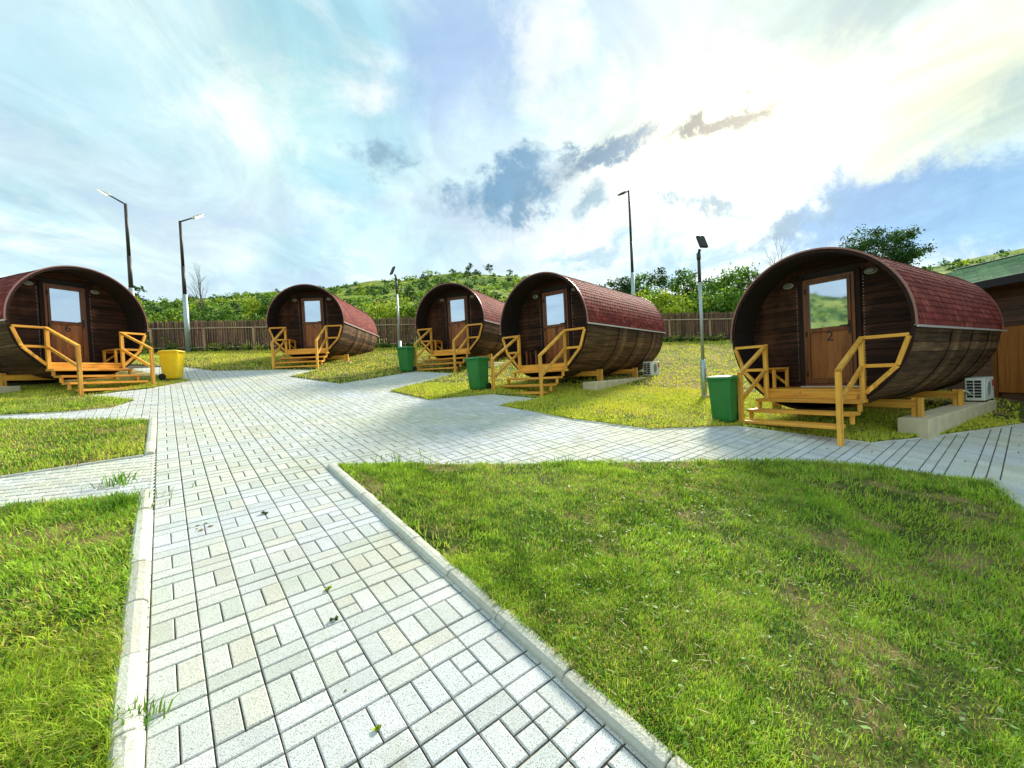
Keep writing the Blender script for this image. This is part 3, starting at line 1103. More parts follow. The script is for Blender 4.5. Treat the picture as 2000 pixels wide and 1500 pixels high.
NEAR_G, DRY_G = grass_col(0.10, 1.35, 0.35), grass_col(0.62, 1.5)
add_grass('short green grass blades of the foreground lawn', [
    blades(105000, lawn_sampler(['front'], 1.2, 3.0, -25, 72), 0.022, 0.050, 0.0028, 0.0055, 0.65, NEAR_G),
    blades(95000, lawn_sampler(['front'], 3.0, 5.2, -35, 68), 0.025, 0.055, 0.004, 0.008, 0.6, NEAR_G),
    blades(20000, lawn_sampler(['front'], 4.6, 7.2, -35, 62), 0.03, 0.06, 0.005, 0.010, 0.55, NEAR_G),
])
add_grass('long leaning green grass of the lawn left of the path', [
    blades(55000, lawn_sampler(['left'], 1.1, 3.2, -78, -20), 0.035, 0.085, 0.003, 0.006, 0.95, grass_col(0.0, 1.3, 0.25)),
    blades(34000, lawn_sampler(['left'], 3.2, 6.5, -74, -20), 0.035, 0.075, 0.005, 0.010, 0.9, grass_col(0.02, 1.35, 0.25)),
])
add_grass('short grass of the lawn strips beside the side paths', [
    blades(45000, lawn_sampler(['strip', 'cabin'], 5.5, 15, -62, -25, 0.5), 0.03, 0.06, 0.007, 0.014, 0.6, grass_col(0.22, 1.4)),
])
add_grass('yellow-green mown grass of the wide lawn under the cabins', [
    blades(70000, lawn_sampler(['back'], 5.5, 11, -35, 55, 0.6), 0.03, 0.06, 0.009, 0.018, 0.65, DRY_G),
    blades(80000, lawn_sampler(['back'], 11, 26, -52, 50, 0.7), 0.04, 0.07, 0.015, 0.035, 0.6, DRY_G),
])


def sprigs():
    """flat broad leaves and straw clippings lying in the foreground lawns"""
    V, L, S, T = [], [], [], []
    o = 0
    for key, n, azr in (('front', 2600, (0, 60)), ('left', 1000, (-64, -20))):
        x, y = lawn_sampler([key], 1.4, 5.2, *azr, keep_bare=0.5)(n)
        for i in range(n):
            z = float(lawn_z(x[i], y[i])) + RNG.uniform(0.012, 0.035)
            straw = RNG.random() < 0.55
            if straw:
                ln, wd = RNG.uniform(0.03, 0.09), 0.0022
                col = np.array([0.62, 0.56, 0.25]) * RNG.uniform(0.7, 1.1)
            else:
                ln, wd = RNG.uniform(0.015, 0.040), RNG.uniform(0.006, 0.013)
                col = np.array([0.17, 0.34, 0.05]) * RNG.uniform(0.7, 1.4)
            a = RNG.uniform(0, 2 * math.pi)
            d = np.array([math.cos(a), math.sin(a), RNG.normal(0, 0.3)])
            s = np.array([-math.sin(a), math.cos(a), RNG.normal(0, 0.3)]) * wd
            p = np.array([x[i], y[i], z])
            V += [p - s * 0.3, p + d * ln * 0.5 - s, p + d * ln, p + d * ln * 0.5 + s]
            L += [o, o + 1, o + 2, o + 3]
            S.append(4)
            T.append(col)
            o += 4
    me = np_mesh('grass', np.array(V), np.array(L), np.array(S), M['grass'], np.array(T))
    tag(link('grass', me), 'straw clippings and small broad leaves scattered in the near lawns', kind='stuff')


sprigs()

# ------------------------------------------------------------------ barrel cabins
H0 = 0.75            # deck height above the cabin's base point
RO, RI = 1.263, 1.222
ZC = H0 + 0.904
LB = 4.80
YD = 0.655
DX, DWD, DHT = 0.02, 0.74, 1.83


def arc_box(t0, t1, r0, r1, y0, y1, n=2):
    mb = MB()
    rings = []
    for i in range(n + 1):
        t = t0 + (t1 - t0) * i / n
        c, s = math.cos(t), math.sin(t)
        rings.append([(r0 * c, y0, r0 * s), (r1 * c, y0, r1 * s), (r1 * c, y1, r1 * s), (r0 * c, y1, r0 * s)])
    mb.loft(rings)
    return mb


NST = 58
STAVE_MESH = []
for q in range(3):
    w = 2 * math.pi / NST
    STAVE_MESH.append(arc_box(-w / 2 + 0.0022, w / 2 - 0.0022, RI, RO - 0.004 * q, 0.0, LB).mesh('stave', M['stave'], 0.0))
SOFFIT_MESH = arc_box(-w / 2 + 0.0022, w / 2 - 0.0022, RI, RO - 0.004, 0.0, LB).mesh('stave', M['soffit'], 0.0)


def wall_rows():
    rows = []
    z = ZC - 1.215
    ph = 0.098
    k = 0
    while z < ZC + 1.21:
        z0, z1 = z + 0.0025, min(z + ph - 0.0025, ZC + 1.215)
        rows.append((z0, z1))
        z += ph
    return rows


def chord(z):
    v = 1.219 ** 2 - (z - ZC) ** 2
    return math.sqrt(v) if v > 0 else 0.0


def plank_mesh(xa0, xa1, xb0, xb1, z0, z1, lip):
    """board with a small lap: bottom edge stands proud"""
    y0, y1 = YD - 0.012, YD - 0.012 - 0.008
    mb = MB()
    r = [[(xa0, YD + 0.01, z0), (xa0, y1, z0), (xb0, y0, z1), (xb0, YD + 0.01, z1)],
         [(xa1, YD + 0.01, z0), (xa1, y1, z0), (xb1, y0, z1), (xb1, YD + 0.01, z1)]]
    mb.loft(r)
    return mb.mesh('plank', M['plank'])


WALL_CACHE = {}


def wall_planks(mir):
    if mir in WALL_CACHE:
        return WALL_CACHE[mir]
    dx = -DX if mir else DX
    oL, oR = dx - DWD / 2 - 0.075, dx + DWD / 2 + 0.075
    top = H0 + DHT + 0.03
    res = []
    for (z0, z1) in wall_rows():
        c0, c1 = chord(z0), chord(z1)
        if z1 <= H0 - 0.02 or z0 >= top:
            if min(c0, c1) > 0.03 or max(c0, c1) > 0.2:
                res.append(plank_mesh(-c0, c0, -c1, c1, z0, z1, 0))
        else:
            if min(c0, c1) > -oL + 0.02:
                res.append(plank_mesh(-c0, oL, -c1, oL, z0, z1, 0))
            if min(c0, c1) > oR + 0.02:
                res.append(plank_mesh(oR, c0, oR, c1, z0, z1, 0))
    WALL_CACHE[mir] = res
    return res


def disc(y, r, n=64):
    return MB()._add([(r * math.cos(2 * math.pi * i / n), y, ZC + r * math.sin(2 * math.pi * i / n)) for i in range(n)], [tuple(range(n))])


def shingles_mesh():
    V, L, S, T = [], [], [], []
    o = 0
    ta, tb = R(-2.5), R(182.5)
    n = 44
    tw = 0.135
    dt = (tb - ta) / 2 / (n // 2)
    reds = 1.15 * np.array([(0.175, 0.028, 0.022), (0.21, 0.036, 0.027), (0.145, 0.022, 0.018), (0.25, 0.052, 0.038), (0.18, 0.026, 0.022)])
    for side in (0, 1):
        for i in range(n // 2):
            # course i counts up from the eave; its lower edge stands proud
            t0 = ta + dt * i if side == 0 else tb - dt * i
            t1 = ta + dt * (i + 1.12) if side == 0 else tb - dt * (i + 1.12)
            y = -0.02 - (tw / 2 if i % 2 else 0.0)
            while y < LB + 0.02:
                ya, yb = max(y + 0.004, -0.02), min(y + tw - 0.004, LB + 0.02)
                if yb - ya > 0.03:
                    j = RNG.normal(0, 0.0012)
                    tl = t0 + (t1 - t0) * 0.30
                    rl, rh = RO + 0.019 + j, RO + 0.010
                    sh = min(0.034, (yb - ya) / 3)
                    pts = []
                    for (t, r, yy) in ((t0, rl, ya + sh), (t0, rl, yb - sh), (tl, rl - 0.002, yb), (t1, rh, yb), (t1, rh, ya), (tl, rl - 0.002, ya)):
                        pts.append((r * math.cos(t), yy, ZC + r * math.sin(t)))
                    for (t, yy) in ((t0, ya + sh), (t0, yb - sh)):
                        pts.append(((RO + 0.004) * math.cos(t), yy, ZC + (RO + 0.004) * math.sin(t)))
                    V += pts
                    L += [o, o + 1, o + 2, o + 3, o + 4, o + 5, o + 6, o + 7, o + 1, o]
                    S += [6, 4]
                    c = reds[RNG.integers(len(reds))] * RNG.uniform(0.8, 1.25)
                    T += [c, c]
                    o += 8
                y += tw
    return np_mesh('shingles', np.array(V), np.array(L), np.array(S), M['shingle'], np.array(T))


SHINGLES = shingles_mesh()


def roof_mesh():
    mb = MB()
    n = 48
    ta, tb = R(-2.2), R(182.2)
    rings = []
    for i in range(n + 1):
        t = ta + (tb - ta) * i / n
        c, s = math.cos(t), math.sin(t)
        r0, r1 = RO + 0.001, RO + 0.008
        rings.append([(r0 * c, -0.015, ZC + r0 * s), (r1 * c, -0.015, ZC + r1 * s), (r1 * c, LB + 0.015, ZC + r1 * s), (r0 * c, LB + 0.015, ZC + r0 * s)])
    mb.loft(rings)
    return mb.mesh('roof', M['roofboard'])


def hoop(t0, t1, r0, r1, y0, y1, n, mat, name, bev=0):
    mb = MB()
    rings = []
    for i in range(n + 1):
        t = t0 + (t1 - t0) * i / n
        c, s = math.cos(t), math.sin(t)
        rings.append([(r0 * c, y0, ZC + r0 * s), (r1 * c, y0, ZC + r1 * s), (r1 * c, y1, ZC + r1 * s), (r0 * c, y1, ZC + r0 * s)])
    mb.loft(rings)
    return mb.mesh(name, mat, bev)


ROOF = roof_mesh()
TRIM_F = hoop(R(-2.6), R(182.6), RO + 0.000, RO + 0.024, -0.034, -0.016, 56, M['trim'], 'roof_edge_trim')
TRIM_B = hoop(R(-2.6), R(182.6), RO - 0.010, RO + 0.026, LB + 0.016, LB + 0.03, 56, M['trim'], 'roof_edge_trim')
RIMB = hoop(R(0), R(360), RO - 0.045, RO - 0.001, -0.022, -0.002, 48, M['darkwood'], 'rim_board')
BANDS = [hoop(R(184), R(356), RO - 0.003, RO + 0.006, y - 0.012, y + 0.012, 48, M['band'], 'hoop_band') for y in (1.60, 2.75, 3.85)]


def drip_mesh(sx, y1=LB + 0.03):
    mb = MB()
    x = sx * (RO + 0.020)
    z = ZC - 0.06
    mb.box((x, (y1 - 0.03) / 2, z), (0.018, y1 + 0.03, 0.03))
    mb.box((x - sx * 0.02, (y1 - 0.03) / 2, z + 0.012), (0.03, y1 + 0.026, 0.006))
    return mb.mesh('drip_edge', M['gutter'])


def ellipse_lamp(name, sx, sz, y0, y1, mat):
    n = 18
    rings = []
    for k, (yy, f) in enumerate(((y0, 1.0), (y0 - (y0 - y1) * 0.6, 1.0), (y1, 0.72))):
        rings.append([(sx * f * math.cos(2 * math.pi * i / n), yy, sz * f * math.sin(2 * math.pi * i / n)) for i in range(n)])
    return MB().loft(rings, smooth=False).mesh(name, mat)


LAMP_BASE = ellipse_lamp('wall_lamp', 0.086, 0.050, 0.0, -0.030, M['lampgrey'])
LAMP_LENS = ellipse_lamp('lens', 0.070, 0.036, -0.018, -0.055, M['lens'])

DOOR_MESH = {}


def frame_mesh(x0, x1, z0, z1, w, y0, y1, name, mat, bev=0.004):
    mb = MB()
    mb.box(((x0 + w / 2), (y0 + y1) / 2, (z0 + z1) / 2), (w, abs(y1 - y0), z1 - z0))
    mb.box(((x1 - w / 2), (y0 + y1) / 2, (z0 + z1) / 2), (w, abs(y1 - y0), z1 - z0))
    mb.box(((x0 + x1) / 2, (y0 + y1) / 2, z1 - w / 2), (x1 - x0 - 2 * w - 0.002, abs(y1 - y0) - 0.002, w))
    mb.box(((x0 + x1) / 2, (y0 + y1) / 2, z0 + w / 2), (x1 - x0 - 2 * w - 0.002, abs(y1 - y0) - 0.002, w))
    return mb.mesh(name, mat, bev)


def text_mesh(txt, size, mat):
    cu = bpy.data.curves.new('door_number', 'FONT')
    cu.body = txt
    cu.size = size
    cu.extrude = 0.002
    cu.align_x = 'CENTER'
    cu.align_y = 'CENTER'
    ob = bpy.data.objects.new('door_number', cu)
    COL.objects.link(ob)
    dg = bpy.context.evaluated_depsgraph_get()
    me = bpy.data.meshes.new_from_object(ob.evaluated_get(dg))
    bpy.data.objects.remove(ob)
    me.transform(Matrix.Rotation(R(90), 4, 'X'))
    me.materials.clear()
    me.materials.append(mat)
    return me


def staircase(parent, n, yn, zn, gl, gr, mir):
    """porch deck front, open treads and the two timber railings"""
    st = link('staircase', MB()
              .box((0, -0.015, H0 - 0.077), (2 * 0.674 - 0.062, 0.035, 0.150)).mesh('staircase', M['timberx'], 0.003), parent)
    tb = 0.045
    xp = 0.674
    # treads and their side posts
    rise = 0.155
    run = (yn - 0.02) / n
    for i in range(n):
        z = H0 - 0.155 - rise * i
        yc = -0.035 - run * (i + 0.5) * 0.98
        w = 2 * xp - 0.07 if i == n - 1 else 2 * xp + 0.10
        mb = MB().box((0.0, yc, z - 0.02), (w, run * 1.04, 0.046))
        link('tread', mb.mesh('tread', M['timberx'], 0.003), st)
        for s in (-1, 1):
            xx = s * (xp + 0.022)
            if i < n - 1:
                mb = MB().box((xx, yc + 0.0 - run * 0.25, z - 0.039 - (rise - 0.038) / 2), (0.045, 0.05, rise - 0.040))
                link('step_block', mb.mesh('step_block', M['timber'], 0.002), st)
    zr, zk = H0 + 0.734, H0 + 0.33
    xr, xk = 1.195, 1.066
    for s, gz in ((-1, gl), (1, gr)):
        link('post', MB().box((s * xp, -0.045, (H0 - 0.155 + zr - 0.02) / 2), (0.062, 0.062, zr - 0.02 - H0 + 0.155)).mesh('post', M['timber'], 0.003), st)
        zb = H0 + gz - 0.12
        link('newel_post', MB().box((s * xp, -yn, (zb + H0 + zn - 0.01) / 2), (0.062, 0.062, H0 + zn - 0.01 - zb)).mesh('newel_post', M['timber'], 0.003), st)
        link('handrail', MB().bar((s * xp, -0.03, zr + 0.004), (s * xp, -yn - 0.01, H0 + zn + 0.004), 0.066, 0.044, ext=0.015).mesh('handrail', M['timber'], 0.003), st)
        zl = zr - 0.40
        link('mid_rail', MB().bar((s * xp, -0.075, zl - 0.02), (s * xp, -yn + 0.03, H0 + zn - 0.42), 0.042, 0.058).mesh('mid_rail', M['timber'], 0.003), st)
        link('side_rail', MB().bar((s * (xp + 0.03), -0.03, zr + 0.003), (s * xr, -0.03, zr + 0.003), 0.056, 0.046).mesh('side_rail', M['timberx'], 0.003), st)
        link('side_rail', MB().bar((s * (xp + 0.028), -0.03, zk), (s * (xk - 0.02), -0.03, zk), 0.042, 0.050).mesh('side_rail', M['timberx'], 0.003), st)
        link('brace', MB().bar((s * xr, -0.032, zr - 0.015), (s * xk, -0.032, zk), 0.044, 0.056, up=(1, 0, 0)).mesh('brace', M['timber'], 0.003), st)
        link('brace', MB().bar((s * xk, -0.034, zk - 0.01), (s * (xp + 0.03), -0.034, H0 - 0.06), 0.042, 0.056, up=(1, 0, 0)).mesh('brace', M['timber'], 0.003), st)
    return st


def cradle_mesh(y):
    mb = MB()
    mb.box((0, y, H0 - 0.285), (2 * 1.06, 0.075, 0.125))
    return mb.mesh('cradle', M['timberx'], 0.003)


def cabin(num, loc, yaw, n, yn, zn, gl, gr, label, mir=False):
    root = link('barrel_cabin', None, loc=(loc[0], loc[1], loc[2] - H0), rotz=-yaw)
    tag(root, label, 'cabin', 'barrel cabins along the paved plaza')
    # barrel shell of staves
    shell = link('barrel', MB()._add(
        [((RI - 0.002) * math.cos(2 * math.pi * i / 64), yy, ZC + (RI - 0.002) * math.sin(2 * math.pi * i / 64)) for yy in (0.012, LB - 0.01) for i in range(64)],
        [(i, (i + 1) % 64, 64 + (i + 1) % 64, 64 + i) for i in range(64)]).mesh('barrel', M['shellin']), root)
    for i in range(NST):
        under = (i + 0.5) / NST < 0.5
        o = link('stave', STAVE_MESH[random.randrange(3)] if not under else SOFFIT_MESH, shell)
        o.location = (0, 0, ZC)
        o.rotation_euler = (0, -2 * math.pi * (i + 0.5) / NST, 0)
    for me in BANDS:
        link('hoop_band', me, shell)
    link('rim_board', RIMB, shell)
    roof = link('roof', ROOF, root)
    sh = link('shingles', SHINGLES, roof)
    sh['kind'] = 'stuff'
    link('roof_edge_trim', TRIM_F, roof)
    link('roof_edge_trim', TRIM_B, roof)
    for s in (-1, 1):
        link('drip_edge', drip_mesh(s, LB + (0.30 if num in (2, 5) and s > 0 else 0.03)), roof)
    # front wall
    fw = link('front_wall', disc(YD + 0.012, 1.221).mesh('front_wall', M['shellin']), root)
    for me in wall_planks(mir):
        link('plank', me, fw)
    dx = -DX if mir else DX
    for s in (-1, 1):
        link('casing', MB().box((dx + s * (DWD / 2 + 0.036), YD - 0.018, H0 + (DHT + 0.05) / 2), (0.068, 0.035, DHT + 0.05)).mesh('casing', M['darkwood'], 0.003), fw)
    mb = MB()
    for s in (-1, 1):
        xx = dx + s * (DWD / 2 + 0.105)
        for (z0, z1) in wall_rows():
            if H0 < z0 < H0 + DHT - 0.15:
                for q in (0.3, 0.75):
                    zz = z0 + (z1 - z0) * q
                    mb.tube((xx, YD - 0.012, zz), (xx, YD - 0.0245, zz), 0.006, 0.005, 6)
    nl = link('nails', mb.mesh('nails', M['nail']), fw)
    nl['kind'] = 'stuff'
    link('back_wall', disc(LB - 0.06, 1.221).mesh('back_wall', M['plank']), root)
    # porch deck floor
    link('deck', MB().prism([(-0.74, H0 - 0.05), (0.74, H0 - 0.05), (0.80, H0 - 0.002), (-0.80, H0 - 0.002)], 0.004, YD).mesh('deck', M['timberx'], 0.0), root)
    # door
    x0, x1 = dx - DWD / 2, dx + DWD / 2
    z0, z1 = H0 + 0.004, H0 + DHT
    door = link('door', frame_mesh(x0, x1, z0, z1, 0.048, YD - 0.052, YD + 0.01, 'door', M['doorframe']), root)
    ix0, ix1, iz0, iz1 = x0 + 0.050, x1 - 0.050, z0 + 0.050, z1 - 0.050
    mb = MB()
    gb = H0 + 0.99
    w = 0.048
    mb.box((ix0 + w / 2, YD - 0.045, (iz0 + iz1) / 2), (w, 0.05, iz1 - iz0))
    mb.box((ix1 - w / 2, YD - 0.045, (iz0 + iz1) / 2), (w, 0.05, iz1 - iz0))
    for zz, hh in ((iz1 - w / 2, w), (iz0 + 0.045, 0.09), (gb - 0.035, 0.07)):
        mb.box(((ix0 + ix1) / 2, YD - 0.045, zz), (ix1 - ix0 - 2 * w - 0.002, 0.048, hh))
    link('door_leaf', mb.mesh('door_leaf', M['doorframe'], 0.005), door)
    link('door_panel', MB().box(((ix0 + ix1) / 2, YD - 0.030, (iz0 + 0.09 + gb - 0.07) / 2), (ix1 - ix0 - 2 * w, 0.02, gb - 0.07 - iz0 - 0.088)).mesh('door_panel', M['doorpanel']), door)
    link('glass', MB().box(((ix0 + ix1) / 2, YD - 0.034, (gb + iz1 - w) / 2), (ix1 - ix0 - 2 * w - 0.002, 0.012, iz1 - w - gb - 0.002)).mesh('glass', M['glass']), door)
    link('door_number', text_mesh(str(num), 0.225, M['number']), door, (dx + 0.01, YD - 0.043, H0 + 0.83))
    hx = ix1 - 0.022 if not mir else ix1 - 0.022
    mb = MB().box((hx, YD - 0.075, H0 + 0.96), (0.028, 0.012, 0.21))
    mb.tube((hx, YD - 0.08, H0 + 0.99), (hx, YD - 0.115, H0 + 0.99), 0.009, 0.009, 8)
    mb.bar((hx + 0.005, YD - 0.115, H0 + 0.99), (hx - 0.115, YD - 0.115, H0 + 0.985), 0.016, 0.02)
    link('handle', mb.mesh('handle', M['black'], 0.002), door)
    for zz in (H0 + 0.22, H0 + 0.90, H0 + 1.62):
        link('hinge', MB().tube((x0 + 0.05, YD - 0.078, zz - 0.04), (x0 + 0.05, YD - 0.078, zz + 0.04), 0.011, 0.011, 8).mesh('hinge', M['black']), door)
    link('threshold', MB().box((dx, YD - 0.07, H0 + 0.006), (DWD + 0.1, 0.10, 0.016)).mesh('threshold', M['gutter'], 0.002), door)
    for s, lx in ((-1, -0.58), (1, 0.60)):
        wl = link('wall_lamp', LAMP_BASE, root, ((lx if not mir else lx - 0.04), YD - 0.02, H0 + 1.785))
        link('lens', LAMP_LENS, wl)
    # cradle beams and legs
    for y in (0.95, 3.05):
        cr = link('cradle', cradle_mesh(y), root)
        for s in (-1, 1):
            for q in (-1, 1):
                mb = MB().box((s * (1.005 + 0.035 * q), y - 0.005 * q, H0 - 0.40 + 0.045), (0.062, 0.078 if q < 0 else 0.09, 0.33))
                link('leg', mb.mesh('leg', M['timber'], 0.003), cr)
    staircase(root, n, yn, zn, gl, gr, mir)
    return root


CAB = {
    2: ((4.76, 6.759, 1.244), R(57.99), 3, 0.84, 0.29, -0.555, -0.625, 'nearest right barrel cabin with a dark number 2 on its door and three steps'),
    3: ((0.771, 10.267, 1.932), R(39.21), 4, 1.07, 0.145, -0.66, -0.75, 'barrel cabin with number 3 on the door and a small table on its porch'),
    4: ((-1.972, 14.115, 2.66), R(19.68), 4, 1.07, 0.16, -0.72, -0.73, 'barrel cabin with number 4 on the door, partly hidden behind the number 3 cabin'),
    5: ((-6.914, 14.552, 2.962), R(-4.39), 4, 1.02, 0.145, -0.72, -0.73, 'barrel cabin with number 5 on the door, facing straight down the plaza'),
    6: ((-9.736, 9.806, 2.477), R(-71.24), 4, 1.09, 0.27, -0.725, -0.67, 'barrel cabin with number 6 on the door, cut by the left picture edge'),
}


def cab_pt(num, x, y, z=0.0):
    loc, yaw = CAB[num][0], CAB[num][1]
    return Vector((loc[0] + x * math.cos(yaw) + y * math.sin(yaw), loc[1] - x * math.sin(yaw) + y * math.cos(yaw), loc[2] + z))


for num, (loc, yaw, n, yn, zn, gl, gr, label) in CAB.items():
    cabin(num, loc, yaw, n, yn, zn, gl, gr, label, num == 6)

# concrete footings, two per cabin, the legs of the cradles stand on them
WORD = {2: 'two', 3: 'three', 4: 'four', 5: 'five', 6: 'six'}
FOOT_LABEL = {2: 'under the cabin number two', 3: 'under the cabin number three', 4: 'under the cabin number four', 5: 'under the cabin number five', 6: 'under the cabin number six'}


def footings():
    for num in CAB:
        for s in (-1, 1):
            y0, y1 = (0.62, 4.55)
            if num == 3:
                y0 = 0.35
            mb = MB()
            w = 0.36
            top = -0.475
            zs = []
            for y in (y0, y1):
                p = cab_pt(num, s * 1.03, y)
                zs.append(min(g(p.x, p.y) - CAB[num][0][2] - 0.12, top - 0.12))
            rings = []
            for y, zb in ((y0, zs[0]), (y1, zs[1])):
                rings.append([(s * 1.03 - w / 2, y, zb), (s * 1.03 + w / 2, y, zb), (s * 1.03 + w / 2, y, top), (s * 1.03 - w / 2, y, top)])
            mb.loft(rings)
            o = link('concrete_footing', mb.mesh('concrete_footing', M['concrete'], 0.012), None, CAB[num][0], -CAB[num][1])
            side = 'right-hand' if s > 0 else 'left-hand'
            tag(o, f'long pale concrete footing beam on the {side} side {FOOT_LABEL[num]}', 'footing', 'concrete footings of the cabins')


footings()


# porch benches, porch table
def bench(num, sx):
    root = link('bench', None, None, cab_pt(num, sx * 0.80, 0.32, 0.002), -CAB[num][1])
    tag(root, f'small timber corner bench on the porch of cabin number {WORD[num]}', 'bench', 'timber porch benches')
    link('seat', MB().box((0, 0.0, 0.335), (0.42, 0.52, 0.03)).mesh('seat', M['timberx'], 0.003), root)
    xi = -sx * 0.185
    for yy in (-0.22, 0.22):
        link('leg', MB().box((xi, yy, 0.16), (0.045, 0.045, 0.318)).mesh('leg', M['timber'], 0.003), root)
    link('rail', MB().box((0.0, 0.243, 0.295), (0.40, 0.03, 0.045)).mesh('rail', M['timberx'], 0.003), root)
    link('brace', MB().bar((xi, 0.215, 0.05), (-xi * 0.6, 0.215, 0.30), 0.03, 0.04).mesh('brace', M['timber'], 0.003), root)


for num, sx in ((2, -1), (4, -1), (5, -1), (6, 1)):
    bench(num, sx)


def porch_table():
    root = link('table', None, None, cab_pt(3, -0.52, 0.34, 0.002), -CAB[3][1] + 0.2)
    tag(root, 'small dark-topped timber table on the porch of the cabin number three', 'table')
    link('tabletop', MB().box((0, 0, 0.37), (0.36, 0.34, 0.025)).mesh('tabletop', M['darkwood'], 0.004), root)
    for a in (-1, 1):
        for b in (-1, 1):
            link('leg', MB().box((a * 0.13, b * 0.12, 0.178), (0.045, 0.045, 0.356)).mesh('leg', M['doorframe'], 0.003), root)


porch_table()


# air conditioner outdoor units
def ac_unit(num, x, y, label):
    root = link('air_conditioner', None, None, cab_pt(num, x, y, -0.474), -CAB[num][1])
    tag(root, label, 'air conditioner', 'air conditioner units behind the cabins')
    # local: coil end faces the cabin's front (-y), fan side faces outwards (+x)
    body = MB().box((0, 0, 0.235), (0.26, 0.66, 0.42))
    link('casing', body.mesh('casing', M['acwhite'], 0.012), root)
    gr = link('grille', MB().box((-0.01, -0.333, 0.24), (0.205, 0.006, 0.34)).mesh('grille', M['black']), root)
    for i in range(7):
        link('bar', MB().box((-0.01, -0.339, 0.24 - 0.165 + 0.055 * i), (0.212, 0.008, 0.011)).mesh('bar', M['acwhite']), gr)
    for xx in (-0.11, -0.01, 0.092):
        link('bar', MB().box((xx, -0.3405, 0.24), (0.012, 0.009, 0.345)).mesh('bar', M['acwhite']), gr)
    fan = MB()
    n = 24
    ring = []
    for r, xx in ((0.155, 0.131), (0.155, 0.139), (0.135, 0.139), (0.135, 0.131)):
        ring.append([(xx, -0.06 + r * math.cos(2 * math.pi * i / n), 0.24 + r * math.sin(2 * math.pi * i / n)) for i in range(n)])
    fan.loft(ring, caps=False)
    fg = link('fan_guard', fan.mesh('fan_guard', M['acwhite']), root)
    link('fan_opening', MB()._add([(0.1315, -0.06 + 0.137 * math.cos(2 * math.pi * i / n), 0.24 + 0.137 * math.sin(2 * math.pi * i / n)) for i in range(n)], [tuple(range(n))]).mesh('fan_opening', M['lens']), fg)
    mb = MB()
    for r in (0.045, 0.08, 0.11):
        for i in range(n):
            t, t2 = 2 * math.pi * i / n, 2 * math.pi * (i + 1) / n
            mb.bar((0.137, -0.06 + r * math.cos(t), 0.24 + r * math.sin(t)), (0.137, -0.06 + r * math.cos(t2), 0.24 + r * math.sin(t2)), 0.005, 0.005)
    for i in range(8):
        t = 2 * math.pi * i / 8
        mb.bar((0.139, -0.06, 0.24), (0.139, -0.06 + 0.14 * math.cos(t), 0.24 + 0.14 * math.sin(t)), 0.005, 0.005)
    link('wire_guard', mb.mesh('wire_guard', M['galv']), fg)
    link('sticker', MB().box((0.131, 0.235, 0.33), (0.004, 0.12, 0.13)).mesh('sticker', M['red']), root)
    link('sticker', MB().box((0.131, 0.235, 0.22), (0.004, 0.10, 0.05)).mesh('sticker', M['gutter']), root)
    for yy in (-0.22, 0.22):
        link('foot', MB().box((0, yy, 0.013), (0.28, 0.05, 0.026)).mesh('foot', M['black'], 0.003), root)
    mb = MB()
    pts = [(-0.05, -0.335, 0.14), (-0.10, -0.42, 0.22), (-0.20, -0.46, 0.16), (-0.35, -0.42, 0.13), (-0.50, -0.36, 0.14)]
    for a, b in zip(pts, pts[1:]):
        mb.tube(a, b, 0.018, 0.018, 8)
    link('pipe', mb.mesh('pipe', M['pipe']), root)


ac_unit(2, 1.06, 4.18, 'white air conditioner unit on the footing at the rear of the cabin number two')
ac_unit(3, 1.06, 4.15, 'white air conditioner unit on the footing at the rear of the cabin number three')
ac_unit(5, 1.06, 4.05, 'white air conditioner unit on the footing at the rear of the cabin number five')


# ------------------------------------------------------------------ wheelie bins
def rrect(w, d, z, r=0.03, n=3, ox=0, oy=0):
    pts = []
    for cx, cy, a0 in ((w / 2 - r, d / 2 - r, 0), (-w / 2 + r, d / 2 - r, 90), (-w / 2 + r, -d / 2 + r, 180), (w / 2 - r, -d / 2 + r, 270)):
        for i in range(n + 1):
            t = R(a0 + 90 * i / n)
            pts.append((ox + cx + r * math.cos(t), oy + cy + r * math.sin(t), z))
    return pts


